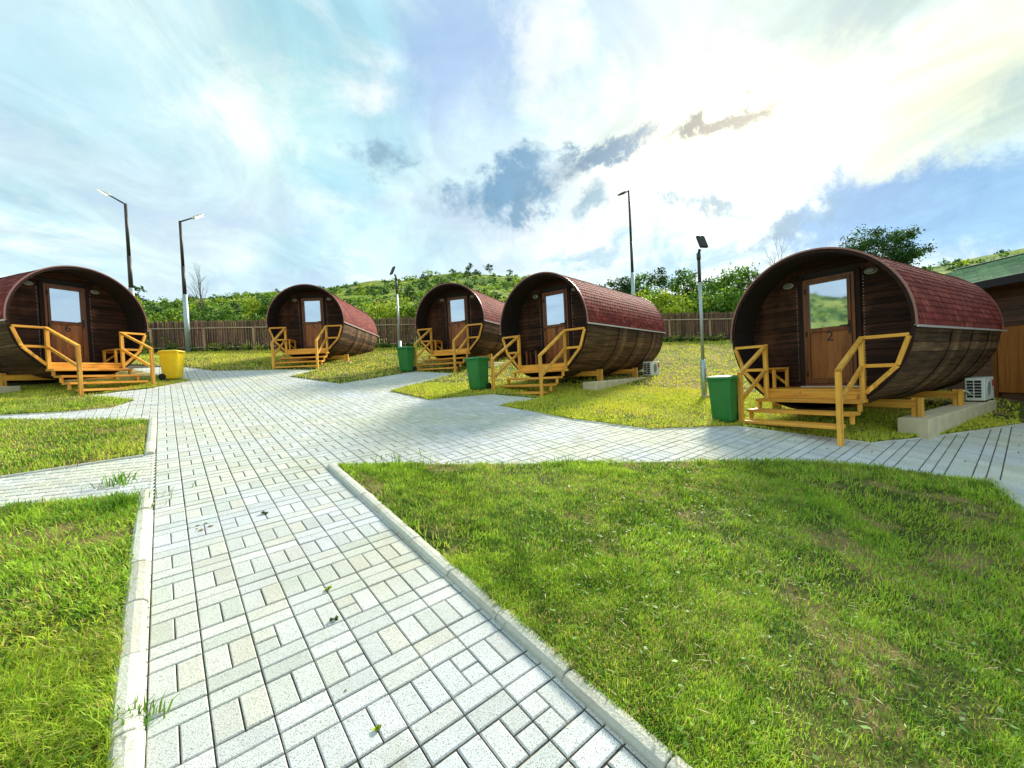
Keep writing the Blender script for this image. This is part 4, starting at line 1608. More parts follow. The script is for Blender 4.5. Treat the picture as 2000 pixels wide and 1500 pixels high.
def wheelie_bin(x, y, face, mat, label, group):
    """front faces local -y; wheels and hinge at +y"""
    z0 = float(lawn_z(np.float64(x), np.float64(y))) - 0.005
    root = link('wheelie_bin', None, None, (x, y, z0), face)
    tag(root, label, 'bin', group)
    k = 0.75 / 0.93
    s = lambda v: v * k
    body = MB().loft([rrect(s(.38), s(.40), s(.03), .03, 3, 0, s(.02)), rrect(s(.40), s(.43), s(.10), .035, 3, 0, s(.015)),
                      rrect(s(.46), s(.50), s(.80), .035), rrect(s(.47), s(.51), s(.86), .035)], smooth=False)
    bo = link('body', body.mesh('body', mat, 0.004), root)
    # front recess ribs
    for sx in (-1, 1):
        mb = MB().loft([[(s(sx * .135) - .012, -s(.195), s(.12)), (s(sx * .135) + .012, -s(.195), s(.12)), (s(sx * .135) + .012, -s(.212), s(.12)), (s(sx * .135) - .012, -s(.212), s(.12))],
                        [(s(sx * .175) - .012, -s(.235), s(.80)), (s(sx * .175) + .012, -s(.235), s(.80)), (s(sx * .175) + .012, -s(.256), s(.80)), (s(sx * .175) - .012, -s(.256), s(.80))]])
        link('rib', mb.mesh('rib', mat, 0.003), bo)
    link('rim', MB().loft([rrect(s(.50), s(.54), s(.83), .04), rrect(s(.50), s(.54), s(.87), .04)]).mesh('rim', mat, 0.004), bo)
    lid = MB().loft([rrect(s(.52), s(.56), s(.875), .045, 3), rrect(s(.53), s(.575), s(.895), .05, 3), rrect(s(.50), s(.54), s(.925), .05, 3), rrect(s(.36), s(.40), s(.945), .05, 3)], smooth=False)
    lo = link('lid', lid.mesh('lid', mat, 0.004), root)
    link('lid_grip', MB().box((0, -s(.295), s(.885)), (s(.24), s(.03), s(.02))).mesh('lid_grip', mat, 0.004), lo)
    mb = MB().tube((-s(.2), s(.31), s(.86)), (s(.2), s(.31), s(.86)), 0.014, 0.014, 10)
    for sx in (-1, 0, 1):
        mb.box((sx * s(.18), s(.285), s(.855)), (0.03, s(.06), s(.05)))
    link('handle', mb.mesh('handle', mat, 0.0), root)
    for sx in (-1, 1):
        w = link('wheel', MB().tube((sx * s(.20), s(.20), s(.10)), (sx * s(.25), s(.20), s(.10)), s(.10), s(.10), 20).mesh('wheel', M['rubber'], 0.006), root)
        link('hub', MB().tube((sx * s(.246), s(.20), s(.10)), (sx * s(.258), s(.20), s(.10)), s(.045), s(.035), 12).mesh('hub', M['black']), w)
    link('axle', MB().tube((-s(.21), s(.20), s(.10)), (s(.21), s(.20), s(.10)), 0.011, 0.011, 8).mesh('axle', M['black']), root)


GB = 'green wheelie bins beside cabin stairs'
wheelie_bin(3.50, 7.02, R(-52), M['bin_green'], 'largest looking green wheelie bin, next to the three-step stairs of cabin number two', GB)
wheelie_bin(-0.78, 9.88, R(-36), M['bin_green'], 'middle green wheelie bin, standing left of the stairs of cabin number three', GB)
wheelie_bin(-3.20, 13.08, R(-24), M['bin_green'], 'farthest green wheelie bin, in front of a lamp post by cabin number four', GB)
wheelie_bin(-8.80, 11.10, R(100), M['bin_yellow'], 'bright yellow wheelie bin beside the stairs of the cabin number six', None)


# ------------------------------------------------------------------ lamp posts
def lamp_post(x, y, aim, label, h=3.30, lean=(0, 0)):
    z0 = float(lawn_z(np.float64(x), np.float64(y)))
    root = link('lamp_post', None, None, (x, y, z0), aim)
    root.rotation_euler = (lean[0], lean[1], aim)
    tag(root, label, 'lamp post', 'short lamp posts on the lawn')
    link('base_flange', MB().box((0, 0, 0.02), (0.17, 0.17, 0.05)).mesh('base_flange', M['concrete'], 0.005), root)
    mb = MB().tube((0, 0, 0.03), (0, 0, 0.78), 0.055, 0.055, 16).tube((0, 0, 0.78), (0, 0, 0.81), 0.055, 0.036, 16)
    link('sleeve', mb.mesh('sleeve', M['galv']), root)
    link('pole', MB().tube((0, 0, 0.80), (0, 0, h - 0.85), 0.035, 0.033, 14).mesh('pole', M['galv']), root)
    link('pole_top', MB().tube((0, 0, h - 0.85), (0, 0, h - 0.23), 0.033, 0.032, 14).tube((0, 0, h - 0.36), (0, 0, h - 0.23), 0.042, 0.042, 14).mesh('pole_top', M['poledark']), root)
    mb = MB().bar((0, 0, h - 0.24), (0, -0.05, h - 0.14), 0.035, 0.05)
    link('bracket', mb.mesh('bracket', M['black'], 0.003), root)
    rot = Matrix.Rotation(R(66), 3, 'X')
    hd = link('lamp_head', MB().box((0, -0.12, h - 0.02), (0.19, 0.30, 0.055), rot).mesh('lamp_head', M['black'], 0.012), root)
    off = rot @ Vector((0, 0, -0.03))
    link('lens', MB().box((off.x, -0.12 + off.y, h - 0.02 + off.z), (0.16, 0.25, 0.006), rot).mesh('lens', M['lens']), hd)


lamp_post(4.11, 9.12, R(15), 'short galvanised lamp post with black square head behind the bin of the cabin number two')
lamp_post(-3.92, 15.18, R(-52), 'short galvanised lamp post between the cabins five and four')


def street_lamp(x, y, ztop, arm_az, arm_len, rise, label, white=True):
    z0 = tz(x, y)
    root = link('street_lamp', None, None, (x, y, z0), 0)
    tag(root, label, 'street lamp', 'tall street lamps behind the cabins')
    h = ztop - z0
    link('base', MB().tube((0, 0, -0.1), (0, 0, 0.05), 0.16, 0.16, 14).mesh('base', M['concrete']), root)
    link('lower_pole', MB().tube((0, 0, 0), (0, 0, h * 0.45), 0.115, 0.105, 16).mesh('lower_pole', M['galv']), root)
    link('upper_pole', MB().tube((0, 0, h * 0.45), (0, 0, h * 0.66), 0.085, 0.078, 16).tube((0, 0, h * 0.66), (0, 0, h), 0.070, 0.060, 16).mesh('upper_pole', M['poledark']), root)
    d = Vector((math.sin(R(arm_az)), math.cos(R(arm_az)), 0))
    p0 = Vector((0, 0, h - 0.03))
    p1 = p0 + d * arm_len + Vector((0, 0, rise))
    link('arm', MB().tube(p0, p1, 0.035, 0.030, 10).mesh('arm', M['poledark']), root)
    dr = (p1 - p0).normalized()
    mb = MB()
    sd = dr.cross(Vector((0, 0, 1))).normalized()
    up = sd.cross(dr)
    rings = []
    for t, w, hh in ((-0.05, 0.06, 0.05), (0.06, 0.10, 0.07), (0.30, 0.13, 0.06), (0.52, 0.09, 0.03)):
        c = p1 + dr * t
        rings.append([c + sd * (w * a) + up * (hh * b) for a, b in ((-1, -.6), (1, -.6), (.7, .9), (-.7, .9))])
    mb.loft(rings)
    hd = link('lamp_head', mb.mesh('lamp_head', M['lampwhite'] if white else M['poledark'], 0.01), root)
    c0, c1 = p1 + dr * 0.10 - up * 0.05, p1 + dr * 0.46 - up * 0.035
    link('lens', MB().bar(c0, c1, 0.13, 0.02, up).mesh('lens', M['lamplit'] if white else M['lens']), hd)
    if white:
        mb = MB().box((-0.12, -0.05, h * 0.30), (0.22, 0.04, 0.05))
        link('bracket', mb.mesh('bracket', M['galv'], 0.004), root)


street_lamp(-17.15, 19.53, 10.38, -100, 0.62, 0.40, 'tall street lamp with its arm reaching left, behind the cabin number six')
street_lamp(-15.65, 20.76, 9.96, 66, 0.52, 0.24, 'tall street lamp with its arm reaching right, left of cabin 5')
street_lamp(7.62, 25.90, 12.49, -100, 0.22, -0.08, 'tall dark street lamp behind the cabin number three', False)


# ------------------------------------------------------------------ picket fence
def fence(p0, p1, posts, label, hgt=1.52):
    p0, p1 = Vector((*p0, 0)), Vector((*p1, 0))
    d = (p1 - p0).normalized()
    ln = (p1 - p0).length
    yaw = math.atan2(d.y, d.x)
    root = link('picket_fence', None, None, (p0.x, p0.y, g(p0.x, p0.y)), yaw)
    tag(root, label, 'fence', 'picket fence along the back')
    mt = []
    for q in range(3):
        w = 0.085 + 0.006 * q
        h = hgt + 0.03 * (q - 1)
        pts = [(-w / 2, 0), (w / 2, 0), (w / 2, h - 0.045), (w * 0.3, h - 0.012), (0, h), (-w * 0.3, h - 0.012), (-w / 2, h - 0.045)]
        mt.append(MB().prism(pts, 0.0, 0.02).mesh('picket', M['picket']))
    z00 = g(p0.x, p0.y)
    n = int(ln / 0.118)
    for i in range(n):
        s = (i + 0.5) * ln / n
        q = p0 + d * s
        o = link('picket', mt[random.randrange(3)], root, (s, 0.0, g(q.x, q.y) - z00 + 0.03 + random.uniform(-0.012, 0.012)))
        o.rotation_euler = (random.uniform(-0.012, 0.012), random.uniform(-0.012, 0.012), 0)
    ks = posts
    for s in ks:
        q = p0 + d * s
        link('post', MB().box((0, -0.06, 0.55), (0.085, 0.085, 1.26)).mesh('post', M['fencepost'], 0.004), root, (s, -0.0, g(q.x, q.y) - z00))
    cuts = sorted(set([0.0] + list(ks) + [ln]))
    for a, b in zip(cuts, cuts[1:]):
        if b - a < 0.2:
            continue
        qa, qb = p0 + d * a, p0 + d * b
        za, zb = g(qa.x, qa.y) - z00, g(qb.x, qb.y) - z00
        for zz in (0.20, 1.17):
            link('rail', MB().bar((a + 0.045, -0.045, za + zz), (b - 0.045, -0.045, zb + zz), 0.045, 0.045).mesh('rail', M['rail'], 0.003), root)


fence((-17.9, 21.35), (13.5, 22.9), [0.03, 2.6, 5.0, 7.4, 9.8, 12.2, 14.4, 16.8, 19.2, 21.6, 24.0, 26.4, 28.6, 31.0], 'long dark brown picket fence with pale rails behind the cabins')
fence((-26.0, 21.9), (-18.0, 22.1), [1.6, 4.0, 6.4], 'end piece of dark picket fence set back behind the cabin number six', 1.5)


# ------------------------------------------------------------------ trees and shrubs
GREENS = {
    'mid': [(0.075, 0.175, 0.016), (0.12, 0.25, 0.020), (0.050, 0.12, 0.014), (0.18, 0.32, 0.028)],
    'yellow': [(0.25, 0.37, 0.018), (0.36, 0.46, 0.028), (0.16, 0.28, 0.016), (0.44, 0.50, 0.04)],
    'dark': [(0.030, 0.085, 0.018), (0.045, 0.11, 0.020), (0.022, 0.060, 0.014), (0.065, 0.14, 0.022)],
}


def leaf_cloud(center, rad, nclump, nleaf, size, tone, shell=0.55, clump=0.33, seed=0, low=-1.0):
    rg = np.random.default_rng(seed)
    rad = np.array(rad)
    v = rg.normal(size=(nclump, 3))
    v /= np.linalg.norm(v, axis=1)[:, None]
    rr = rg.uniform(shell, 1.0, nclump) ** 0.7
    c = v * rr[:, None]
    c[:, 2] = np.maximum(c[:, 2], low)
    c = c * rad * rg.uniform(0.82, 1.1, (nclump, 1)) + np.array(center)
    cl = rg.integers(0, nclump, nleaf)
    cs = rg.uniform(0.6, 1.3, nclump) * clump * rad.mean()
    off = rg.normal(size=(nleaf, 3)) * cs[cl][:, None] * np.array([0.55, 0.55, 0.42])
    p = c[cl] + off
    a = rg.normal(size=(nleaf, 3))
    a /= np.linalg.norm(a, axis=1)[:, None]
    nrm = rg.normal(size=(nleaf, 3)) + np.array([0, 0, 0.7])
    b = np.cross(nrm, a)
    b /= np.linalg.norm(b, axis=1)[:, None] + 1e-9
    s = (rg.uniform(0.6, 1.3, nleaf) * size)[:, None]
    V = np.stack([p - a * s * 0.5, p + b * s * 0.32, p + a * s * 0.5, p - b * s * 0.32], 1).reshape(-1, 3)
    L = np.arange(nleaf * 4)
    pal = np.array(GREENS[tone])
    clt = rg.integers(0, len(pal), nclump)
    pick = np.where(rg.random(nleaf) < 0.6, clt[cl], rg.integers(0, len(pal), nleaf))
    T = pal[pick] * rg.uniform(0.75, 1.3, (nleaf, 1))
    return V, L, np.full(nleaf, 4), T


def limb(mb, p0, p1, r0, r1, seg=4, wob=0.06, rg=random):
    p0, p1 = Vector(p0), Vector(p1)
    ln = (p1 - p0).length
    q, r = p0, r0
    for i in range(1, seg + 1):
        t = i / seg
        n = p0.lerp(p1, t) + Vector((rg.uniform(-1, 1), rg.uniform(-1, 1), rg.uniform(-0.4, 0.4))) * wob * ln * (1 if i < seg else 0)
        rn = r0 + (r1 - r0) * t
        mb.tube(q, n, r, rn, 7, False)
        q, r = n, rn
    return mb


TREE_CACHE = {}


def tree_meshes(kind, var):
    key = (kind, var)
    if key in TREE_CACHE:
        return TREE_CACHE[key]
    rg = random.Random(hash(kind) % 1000 + var * 17 if False else {'round': 11, 'tall': 23, 'shrub': 37, 'sapling': 51, 'big': 67, 'hill': 83, 'bush': 97}[kind] + var * 17)
    sd = {'round': 100, 'tall': 200, 'shrub': 300, 'sapling': 400, 'big': 500, 'hill': 600, 'bush': 700}[kind] + var
    spec = {   # total height 1 unit = metres at scale 1
        'round': (4.2, (1.5, 1.5, 1.45), 2.7, 26, 2300, 0.19, 0.09),
        'tall': (5.4, (1.15, 1.15, 1.9), 3.4, 24, 2100, 0.20, 0.09),
        'shrub': (2.6, (1.45, 1.35, 1.2), 1.25, 26, 2400, 0.16, 0.05),
        'sapling': (3.4, (0.75, 0.75, 1.6), 1.9, 20, 1300, 0.15, 0.04),
        'big': (8.2, (2.9, 2.9, 2.0), 5.9, 90, 15000, 0.17, 0.20),
        'hill': (3.2, (1.25, 1.25, 1.1), 2.1, 14, 420, 0.30, 0.08),
        'bush': (1.5, (1.2, 1.2, 0.85), 0.7, 12, 320, 0.30, 0.04),
    }[kind]
    H, rad, zc, nc, nl, sz, tr = spec
    mb = MB()
    limb(mb, (0, 0, -0.3), (rg.uniform(-.1, .1), rg.uniform(-.1, .1), zc), tr, tr * 0.6, 4, 0.03, rg)
    nb = 9 if kind in ('big', 'tall', 'round') else 5
    for i in range(nb):
        t = 2 * math.pi * i / nb + rg.uniform(-.3, .3)
        k = rg.uniform(0.45, 0.8)
        z0 = zc * rg.uniform(0.35, 0.95)
        p1 = (rad[0] * k * math.cos(t), rad[1] * k * math.sin(t), zc + rad[2] * rg.uniform(-0.1, 0.75))
        limb(mb, (0, 0, z0), p1, tr * 0.5, tr * 0.12, 3, 0.07, rg)
    trunk = mb.mesh('trunk', M['bark'])
    crowns = {}
    TREE_CACHE[key] = (trunk, crowns, spec, sd)
    return TREE_CACHE[key]


def tree(name, kind, var, az, dist, scale, tone, label, cat='tree', group=None, sx=1.0, zoff=0.0):
    trunk, crowns, spec, sd = tree_meshes(kind, var)
    if tone not in crowns:
        H, rad, zc, nc, nl, sz, tr = spec
        V, L, S, T = leaf_cloud((0, 0, zc), rad, nc, nl, sz, tone, 0.45 if kind != 'big' else 0.35, 0.34 if kind != 'big' else 0.20, sd, -0.85)
        crowns[tone] = np_mesh('crown', V, L, S, M['leaf'], T)
    x, y = polar(az, dist)
    root = link(name, None, None, (x, y, tz(x, y) + zoff), random.uniform(0, 6.28))
    root.scale = (scale * sx, scale * sx, scale)
    tag(root, label, cat, group)
    link('trunk', trunk, root)
    link('crown', crowns[tone], root)


# the single large tree behind the cabin number two
tree('deciduous_tree', 'big', 0, 40.6, 36.0, 0.80, 'dark', 'large dark green tree rising behind the roof of the cabin number two', 'tree', None, 1.08)

# trees beyond the fence on the right
RT = 'trees beyond the fence between the cabins three and two'
RIGHT = [
    (11.2, 40, 0.92, 'round', 'dark', 'dark tree just behind the roof ridge of the cabin number three'),
    (14.6, 36, 0.90, 'tall', 'dark', 'dark dense tree left of the tall dark street lamp'),
    (17.0, 37, 0.92, 'tall', 'mid', 'tree just right of the tall dark street lamp'),
    (19.6, 40, 0.98, 'tall', 'dark', 'loose-crowned tree standing between the tall street lamp and the short lamp post'),
    (22.6, 39, 1.0, 'tall', 'mid', 'tall loose tree just left of the black lamp head'),
    (24.6, 38, 1.02, 'round', 'dark', 'dark tree right of the lamp post with black square head'),
    (27.3, 33, 1.05, 'round', 'mid', 'broad green tree left of the bare tree beside the cabin number two'),
    (29.3, 36, 1.0, 'round', 'dark', 'dark tree directly behind the left rim of the cabin number two'),
]
for i, (az, d, s, k, tone, lab) in enumerate(RIGHT):
    tree('broadleaf_tree', k, i % 3, az, d, s, tone, lab, 'tree', RT)
ORD = ['first', 'second', 'third', 'fourth', 'fifth', 'sixth', 'seventh', 'eighth', 'ninth', 'tenth', 'eleventh', 'twelfth']
RS = 'shrubs close behind the fence on the right'
for i, (az, d, s, tone) in enumerate([(16.2, 27.5, 1.05, 'yellow'), (18.6, 28.0, 1.15, 'yellow'), (20.8, 27.5, 1.15, 'yellow'), (23.0, 28, 1.15, 'yellow'), (25.0, 28, 1.1, 'mid'), (27.0, 28.5, 1.15, 'mid'), (29.2, 29, 1.1, 'mid'), (31.5, 29, 1.1, 'dark')]):
    tree('shrub', 'shrub', i % 3, az, d, s, tone, ORD[i] + ' shrub from the left behind the fence stretch between cabins three and two',
         'shrub', RS + (' near the cabin number three' if i < 4 else ' near the cabin number two'))

# shrubs behind the fence in the middle and on the left
for i, (az, d, s, tone) in enumerate([(-19.0, 26, 0.9, 'yellow'), (-17.2, 27, 0.95, 'yellow'), (-15.2, 26.5, 1.0, 'yellow'), (-13.2, 27, 1.0, 'yellow'), (-11.4, 26.5, 0.95, 'mid'), (-8.5, 29, 1.15, 'yellow'), (-3.0, 30, 1.1, 'yellow'), (1.5, 30, 1.1, 'yellow'), (5, 30, 1.0, 'mid')]):
    tree('shrub', 'shrub', i % 3, az, d, s, tone,
         ORD[i] + ' yellow-green shrub from the left behind the fence between cabins five and four' if i < 5 else ORD[i - 5] + ' shrub from the left behind the roof of cabin number four',
         'shrub', 'shrubs behind the fence between the cabins five and four' if i < 5 else 'shrubs behind the cabin number four')
for i, (az, d, s, tone) in enumerate([(-42.5, 31, 0.72, 'mid'), (-40.6, 29.5, 0.70, 'yellow'), (-39.0, 31, 0.80, 'mid'), (-37.4, 29.5, 0.85, 'yellow'), (-35.6, 29, 0.85, 'mid'), (-34.0, 30, 0.62, 'yellow'), (-32.2, 29, 0.66, 'yellow'), (-30.2, 29.5, 0.74, 'mid'), (-28.4, 28.5, 0.85, 'yellow'), (-26.5, 28, 0.9, 'mid'), (-24, 28, 0.85, 'mid'), (-21.5, 28, 0.85, 'yellow')]):
    tree('shrub', 'shrub', i % 3, az, d, s, tone, ORD[i] + ' bushy shrub from the left behind the fence between cabins six and five', 'shrub', 'shrubs behind the fence between the cabins six and five')
for i, (az, d, s) in enumerate([(-37.9, 30.5, 0.75), (-36.6, 31, 0.8), (-33.4, 31, 0.72), (-30.9, 30, 0.95), (-28.9, 30, 0.98), (-27.2, 30, 0.95)]):
    tree('sapling', 'sapling', i % 3, az, d, s, 'yellow' if i % 2 else 'mid', ORD[i] + ' slender young tree from the left above the fence between cabins six and five', 'tree', 'slender young trees behind the left fence', 1.0)


# trees and bushes on the hillside
SK = [(-5.0, 142, 1.25, 'first of the two round trees on the hill crest, left one'), (-2.2, 142, 1.25, 'second of the two round trees on the hill crest, right one'), (0.4, 142, 0.85, 'small tree on the hill crest just left of the cabin number three')]
for i, (az, d, s, lab) in enumerate(SK):
    tree('hill_tree', 'hill', i % 3, az, d, s, 'dark', lab, 'tree', 'small trees on the hill crest')
tree('hill_tree', 'hill', 1, -5.2, 118, 1.0, 'dark', 'dark tree on the upper hillside below the left crest tree', 'tree')
tree('hill_tree', 'hill', 2, -40.8, 132, 1.5, 'dark', 'dark flat-topped tree on the hill crest beside the tall left street lamp', 'tree')
tree('hill_tree', 'hill', 0, -42.5, 134, 1.35, 'dark', 'dark tree on the hill crest behind the rim of the cabin number six', 'tree')
tree('hill_tree', 'hill', 2, -10.4, 72, 0.9, 'mid', 'green tree low on the hillside above the roof of the cabin number four', 'tree')
tree('hill_tree', 'hill', 1, -12.8, 74, 0.75, 'dark', 'round dark bush on the hillside left of the cabin number four', 'bush')
for i, (az, d) in enumerate([(1.0, 62), (2.4, 63), (3.8, 62)]):
    tree('hill_tree', 'hill', i, az, d, 0.8, 'dark', 'dark bush in the hillside thicket between the cabins four and three', 'bush', 'hillside thicket bushes')
rg = random.Random(5)
cnt = 0
for i in range(170):
    az = rg.uniform(-47, 34)
    d = math.exp(rg.uniform(math.log(52), math.log(148)))
    x, y = polar(az, d)
    tree('bush', 'bush', i % 3, az, d, rg.uniform(0.55, 1.15) * (0.8 + d / 300), rg.choice(['dark', 'dark', 'mid', 'yellow']), 'low green bush scattered on the grassy hillside behind the fence', 'bush', 'bushes scattered on the hillside')


def scrub():
    """fine scrub and tussocks of the slope, read as one mass"""
    Vs, Ls, Ss, Ts = [], [], [], []
    o = 0
    rg2 = np.random.default_rng(77)
    for i in range(3300):
        az = rg2.uniform(-52, 52) if i < 2600 else rg2.uniform(-116, -80)
        d = math.exp(rg2.uniform(math.log(36), math.log(150)))
        x, y = polar(az, d)
        z = tz(x, y)
        s = rg2.uniform(0.35, 0.9) * (0.7 + d / 160)
        tone = rg2.choice(['mid', 'mid', 'yellow', 'dark', 'dark'])
        V, L, S, T = leaf_cloud((x, y, z + 0.25 * s), (s * 1.3, s, 0.6 * s), 5, 44, 0.24 + d * 0.0022, tone, 0.3, 0.5, 1000 + i, -0.3)
        Vs.append(V)
        Ls.append(L + o)
        Ss.append(S)
        Ts.append(T)
        o += len(V)
    me = np_mesh('scrub', np.vstack(Vs), np.concatenate(Ls), np.concatenate(Ss), M['leaf'], np.vstack(Ts))
    tag(link('scrub', me), 'low scrub and tussocks covering the hillside', kind='stuff')


scrub()


def fence_weeds():
    Vs, Ls, Ss, Ts = [], [], [], []
    o = 0
    rg2 = np.random.default_rng(78)
    for i in range(330):
        s = rg2.uniform(-19, 12)
        x, y = s, 21.35 + (s + 17.9) * 0.0494 - rg2.uniform(0.05, 0.55)
        z = g(x, y)
        k = rg2.uniform(0.12, 0.34)
        if s < -16.5:
            k *= 1.8
        V, L, S, T = leaf_cloud((x, y, z + k * 0.5), (k * 0.7, k * 0.6, k), 4, 40, 0.09, rg2.choice(['mid', 'dark', 'yellow']), 0.2, 0.4, 3000 + i, -0.5)
        Vs.append(V)
        Ls.append(L + o)
        Ss.append(S)
        Ts.append(T)
        o += len(V)
    me = np_mesh('weeds', np.vstack(Vs), np.concatenate(Ls), np.concatenate(Ss), M['leaf'], np.vstack(Ts))
    tag(link('weeds', me), 'ragged weeds growing along the foot of the picket fence', kind='stuff')


fence_weeds()


def bare_tree(az, dist, h, label, seed, spread=0.55):
    rg2 = random.Random(seed)
    mb = MB()

    def grow(p, d, ln, r, lev):
        q = p
        n = 3
        for i in range(n):
            d = (d + Vector((rg2.uniform(-.18, .18), rg2.uniform(-.18, .18), rg2.uniform(-.05, .15)))).normalized()
            e = q + d * ln / n
            r2 = r * 0.84
            mb.tube(q, e, r, r2, 5, False)
            q, r = e, r2
            if lev < 4 and (i > 0 or lev > 0):
                nd = (d + Vector((rg2.uniform(-1, 1), rg2.uniform(-1, 1), rg2.uniform(-.1, .6))) * spread).normalized()
                grow(q, nd, ln * rg2.uniform(.5, .72), r * 0.6, lev + 1)
        if lev < 4:
            grow(q, d, ln * 0.6, r * 0.8, lev + 1)
    grow(Vector((0, 0, -0.2)), Vector((0, 0, 1)), h * 0.42, 0.030 * h / 2.2, 0)
    x, y = polar(az, dist)
    root = link('bare_tree', None, None, (x, y, tz(x, y)))
    tag(root, label, 'tree')
    link('branches', mb.mesh('branches', M['bark']), root)


bare_tree(32.6, 31, 6.3, 'leafless tree with upright twigs above the left rim of the cabin number two', 3)
bare_tree(29.6, 31, 5.0, 'leafless spreading tree beside the left rim of the cabin number two', 8, 0.75)
bare_tree(-35.0, 30, 5.2, 'thin leafless tree just right of the second tall street lamp', 12, 0.45)


# ------------------------------------------------------------------ timber house at the right edge
def house():
    X0, Y1, Y0 = 10.75, 12.3, 1.5
    zb = 0.55
    root = link('timber_house', None, None, (X0, Y0, zb))
    tag(root, 'dark timber house with green shingle roof at the right picture edge', 'house')
    Ly = Y1 - Y0
    hw = 3.12 - zb
    bw = 5.2
    wall = link('wall', MB().box((bw / 2 + 0.02, Ly / 2, hw / 2 - 0.2), (bw, Ly, hw + 0.4)).mesh('wall', M['housedark']), root)
    ph = 0.135
    n = int(hw / ph) + 1
    pm = MB().loft([[(0.02, 0.0, 0.002), (-0.022, 0.0, 0.002), (-0.008, 0.0, ph - 0.003), (0.02, 0.0, ph - 0.003)],
                    [(0.02, Ly, 0.002), (-0.022, Ly, 0.002), (-0.008, Ly, ph - 0.003), (0.02, Ly, ph - 0.003)]]).mesh('plank', M['housewall'])
    for i in range(n):
        link('plank', pm, wall, (0, 0, i * ph))
    # broad tan door leaf with frame
    yd1 = 9.35 - Y0
    yd0 = yd1 - 2.6
    zt = 2.22 - zb
    dr = link('door', MB().box((-0.045, (yd0 + yd1) / 2, zt / 2 + 0.12), (0.04, yd1 - yd0, zt - 0.24)).mesh('door', M['housepanel'], 0.004), root)
    for yy in (yd1 + 0.06, yd0 - 0.06):
        link('jamb', MB().box((-0.05, yy, zt / 2), (0.07, 0.11, zt)).mesh('jamb', M['doorframe'], 0.004), dr)
    link('lintel', MB().box((-0.05, (yd0 + yd1) / 2, zt + 0.03), (0.06, yd1 - yd0 + 0.3, 0.07)).mesh('lintel', M['housewall'], 0.004), dr)
    # roof
    ov = 0.55
    zr = hw - 0.02
    sl = 0.30
    xr = bw / 2
    rise = (xr + ov) * sl
    mb = MB()
    for s in (0, 1):
        xe = -ov if s == 0 else bw + ov
        mb.loft([[(xe, -0.4, zr), (xr, -0.4, zr + rise), (xr, -0.4, zr + rise + 0.10), (xe, -0.4, zr + 0.10)],
                 [(xe, Ly + 0.4, zr), (xr, Ly + 0.4, zr + rise), (xr, Ly + 0.4, zr + rise + 0.10), (xe, Ly + 0.4, zr + 0.10)]])
    rf = link('roof', mb.mesh('roof', M['housedark']), root)
    link('fascia', MB().box((-ov - 0.015, Ly / 2, zr + 0.03), (0.03, Ly + 0.8, 0.17)).mesh('fascia', M['housedark'], 0.003), rf)
    V, L, S, T = [], [], [], []
    o = 0
    gr = np.array([(0.05, 0.19, 0.085), (0.075, 0.24, 0.105), (0.04, 0.145, 0.07), (0.12, 0.29, 0.14)])
    nc = 20
    ln = math.hypot(xr + ov, rise)
    dx_, dz_ = (xr + ov) / ln, rise / ln
    for i in range(nc):
        a, b = i * ln / nc - 0.02, (i + 1.1) * ln / nc
        y = -0.4 - (0.15 if i % 2 else 0)
        while y < Ly + 0.4:
            ya, yb = max(y + 0.006, -0.4), min(y + 0.294, Ly + 0.4)
            if yb > ya + 0.05:
                pts = []
                for (t, lift) in ((a, 0.128), (b, 0.108)):
                    for yy in ((ya, yb) if t == a else (yb, ya)):
                        pts.append((-ov + dx_ * t, yy, zr + dz_ * t + lift))
                pts += [(-ov + dx_ * a, ya, zr + dz_ * a + 0.10), (-ov + dx_ * a, yb, zr + dz_ * a + 0.10)]
                V += pts
                L += [o, o + 1, o + 2, o + 3, o + 4, o + 5, o + 1, o]
                S += [4, 4]
                c = gr[RNG.integers(4)] * RNG.uniform(0.8, 1.3)
                T += [c, c]
                o += 6
            y += 0.30
    sh = link('shingles', np_mesh('shingles', np.array(V), np.array(L), np.array(S), M['shingle'], np.array(T)), rf)
    sh['kind'] = 'stuff'
    link('ridge_cap', MB().box((xr, Ly / 2, zr + rise + 0.125), (0.22, Ly + 0.8, 0.02)).mesh('ridge_cap', M['gutter']), rf)


house()


# ------------------------------------------------------------------ small things on the paving
def weed(x, y, s, label, n=26, tone='mid', group=None, size=0.022):
    z = g(x, y)
    V, L, S, T = leaf_cloud((0, 0, s * 0.35), (s, s, s * 0.5), 5, n, size, tone, 0.2, 0.5, int(abs(x * 1000 + y * 77)) % 9999, -0.4)
    o = link('weed', np_mesh('weed', V, L, S, M['leaf'], T), None, (x, y, z))
    tag(o, label, 'weed', group)


weed(-2.18, 3.62, 0.026, 'dark weed tuft growing from a paving joint in the middle of the path', 40, 'dark')
weed(-1.20, 2.62, 0.018, 'small green weed in the paving near the right kerb', 22, 'yellow')
weed(-1.05, 2.35, 0.018, 'small dark weed in a paving joint below the right kerb weed', 22, 'dark')
weed(-0.62, 1.72, 0.016, 'tiny yellow-green sprig in the foreground paving', 16, 'yellow')


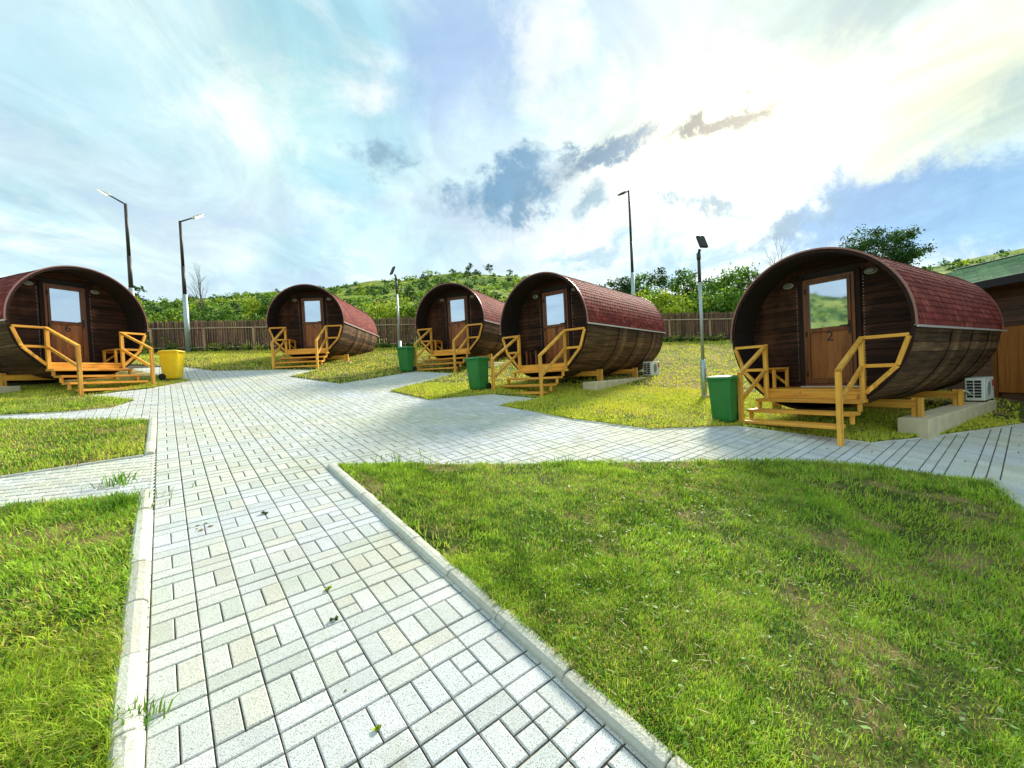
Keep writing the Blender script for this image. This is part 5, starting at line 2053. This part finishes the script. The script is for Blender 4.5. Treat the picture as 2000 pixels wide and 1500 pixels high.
def tuft(x, y, n, h, label, spread=0.12, seed=1, kind=None):
    rg2 = np.random.default_rng(seed)
    V, L, S, T = [], [], [], []
    o = 0
    for i in range(n):
        a = rg2.uniform(0, 6.28)
        r = abs(rg2.normal(0, spread))
        p = np.array([r * math.cos(a), r * math.sin(a), -0.01])
        hh = h * rg2.uniform(0.45, 1.15)
        la = a + rg2.normal(0, 0.8)
        ln = abs(rg2.normal(0.45, 0.3))
        w = rg2.uniform(0.003, 0.006)
        t = rg2.uniform(0, 6.28)
        D = np.array([math.cos(t) * w, math.sin(t) * w, 0])
        d = np.array([math.cos(la) * math.sin(ln), math.sin(la) * math.sin(ln), math.cos(ln)])
        m_ = p + np.array([d[0] * .35, d[1] * .35, .55 * d[2] + .1]) * hh
        e = p + d * hh
        V += [p - D, p + D, m_ + D * .8, m_ - D * .8, e]
        L += [o, o + 1, o + 2, o + 3, o + 3, o + 2, o + 4]
        S += [4, 3]
        c = np.array([0.09, 0.25, 0.02]) * rg2.uniform(0.6, 1.5) + np.array([0.08, 0.04, 0]) * rg2.random()
        T += [c, c]
        o += 5
    if len(V) < 5 * 130:
        pass
    ob = link('grass_tuft', np_mesh('grass_tuft', np.array(V), np.array(L), np.array(S), M['grass'], np.array(T)), None, (x, y, g(x, y)))
    if kind:
        tag(ob, label, kind='stuff')
    else:
        tag(ob, label, 'grass tuft')


tuft(-3.47, 3.72, 300, 0.15, 'tall grass tuft leaning over the kerb end where the side path joins', 0.13, 3)
tuft(-4.0, 4.25, 60, 0.16, 'thin grass sprouting on the side path at left', 0.14, 4, 1)
tuft(-1.64, 1.75, 90, 0.09, 'grass tuft hanging over the left kerb at the bottom of the path', 0.06, 5)
tuft(-1.35, 4.90, 40, 0.16, 'a few tall grass stalks at the back edge of the foreground lawn', 0.30, 6, 1)
tuft(0.6, 4.92, 36, 0.15, 'sparse tall stalks in the middle of the foreground lawn back edge', 0.45, 7, 1)


def crumb(x, y, s, label, seed, group):
    rg2 = random.Random(seed)
    bm = bmesh.new()
    bmesh.ops.create_icosphere(bm, subdivisions=1, radius=s)
    for v in bm.verts:
        v.co *= rg2.uniform(0.7, 1.25)
        v.co.z *= 0.55
    me = bpy.data.meshes.new('pebble')
    bm.to_mesh(me)
    bm.free()
    me.materials.append(M['stone'])
    o = link('pebble', me, None, (x, y, g(x, y) + s * 0.3))
    tag(o, label, 'pebble', group)


for i, (x, y) in enumerate([(-2.55, 3.35), (-2.58, 3.40), (-2.50, 3.33), (-2.62, 3.36), (-2.54, 3.44), (-2.47, 3.39)]):
    crumb(x, y, 0.010 + 0.004 * (i % 3), 'small brown pebble in a scatter on the path left of the weed tuft', i, 'pebbles scattered on the path')
for i, (x, y, l) in enumerate([(-0.82, 1.90, 'dark crumb on the foreground paving near the left'), (-0.28, 1.50, 'dark crumb on the foreground paving near the right kerb')]):
    crumb(x, y, 0.007, l, 20 + i, None)
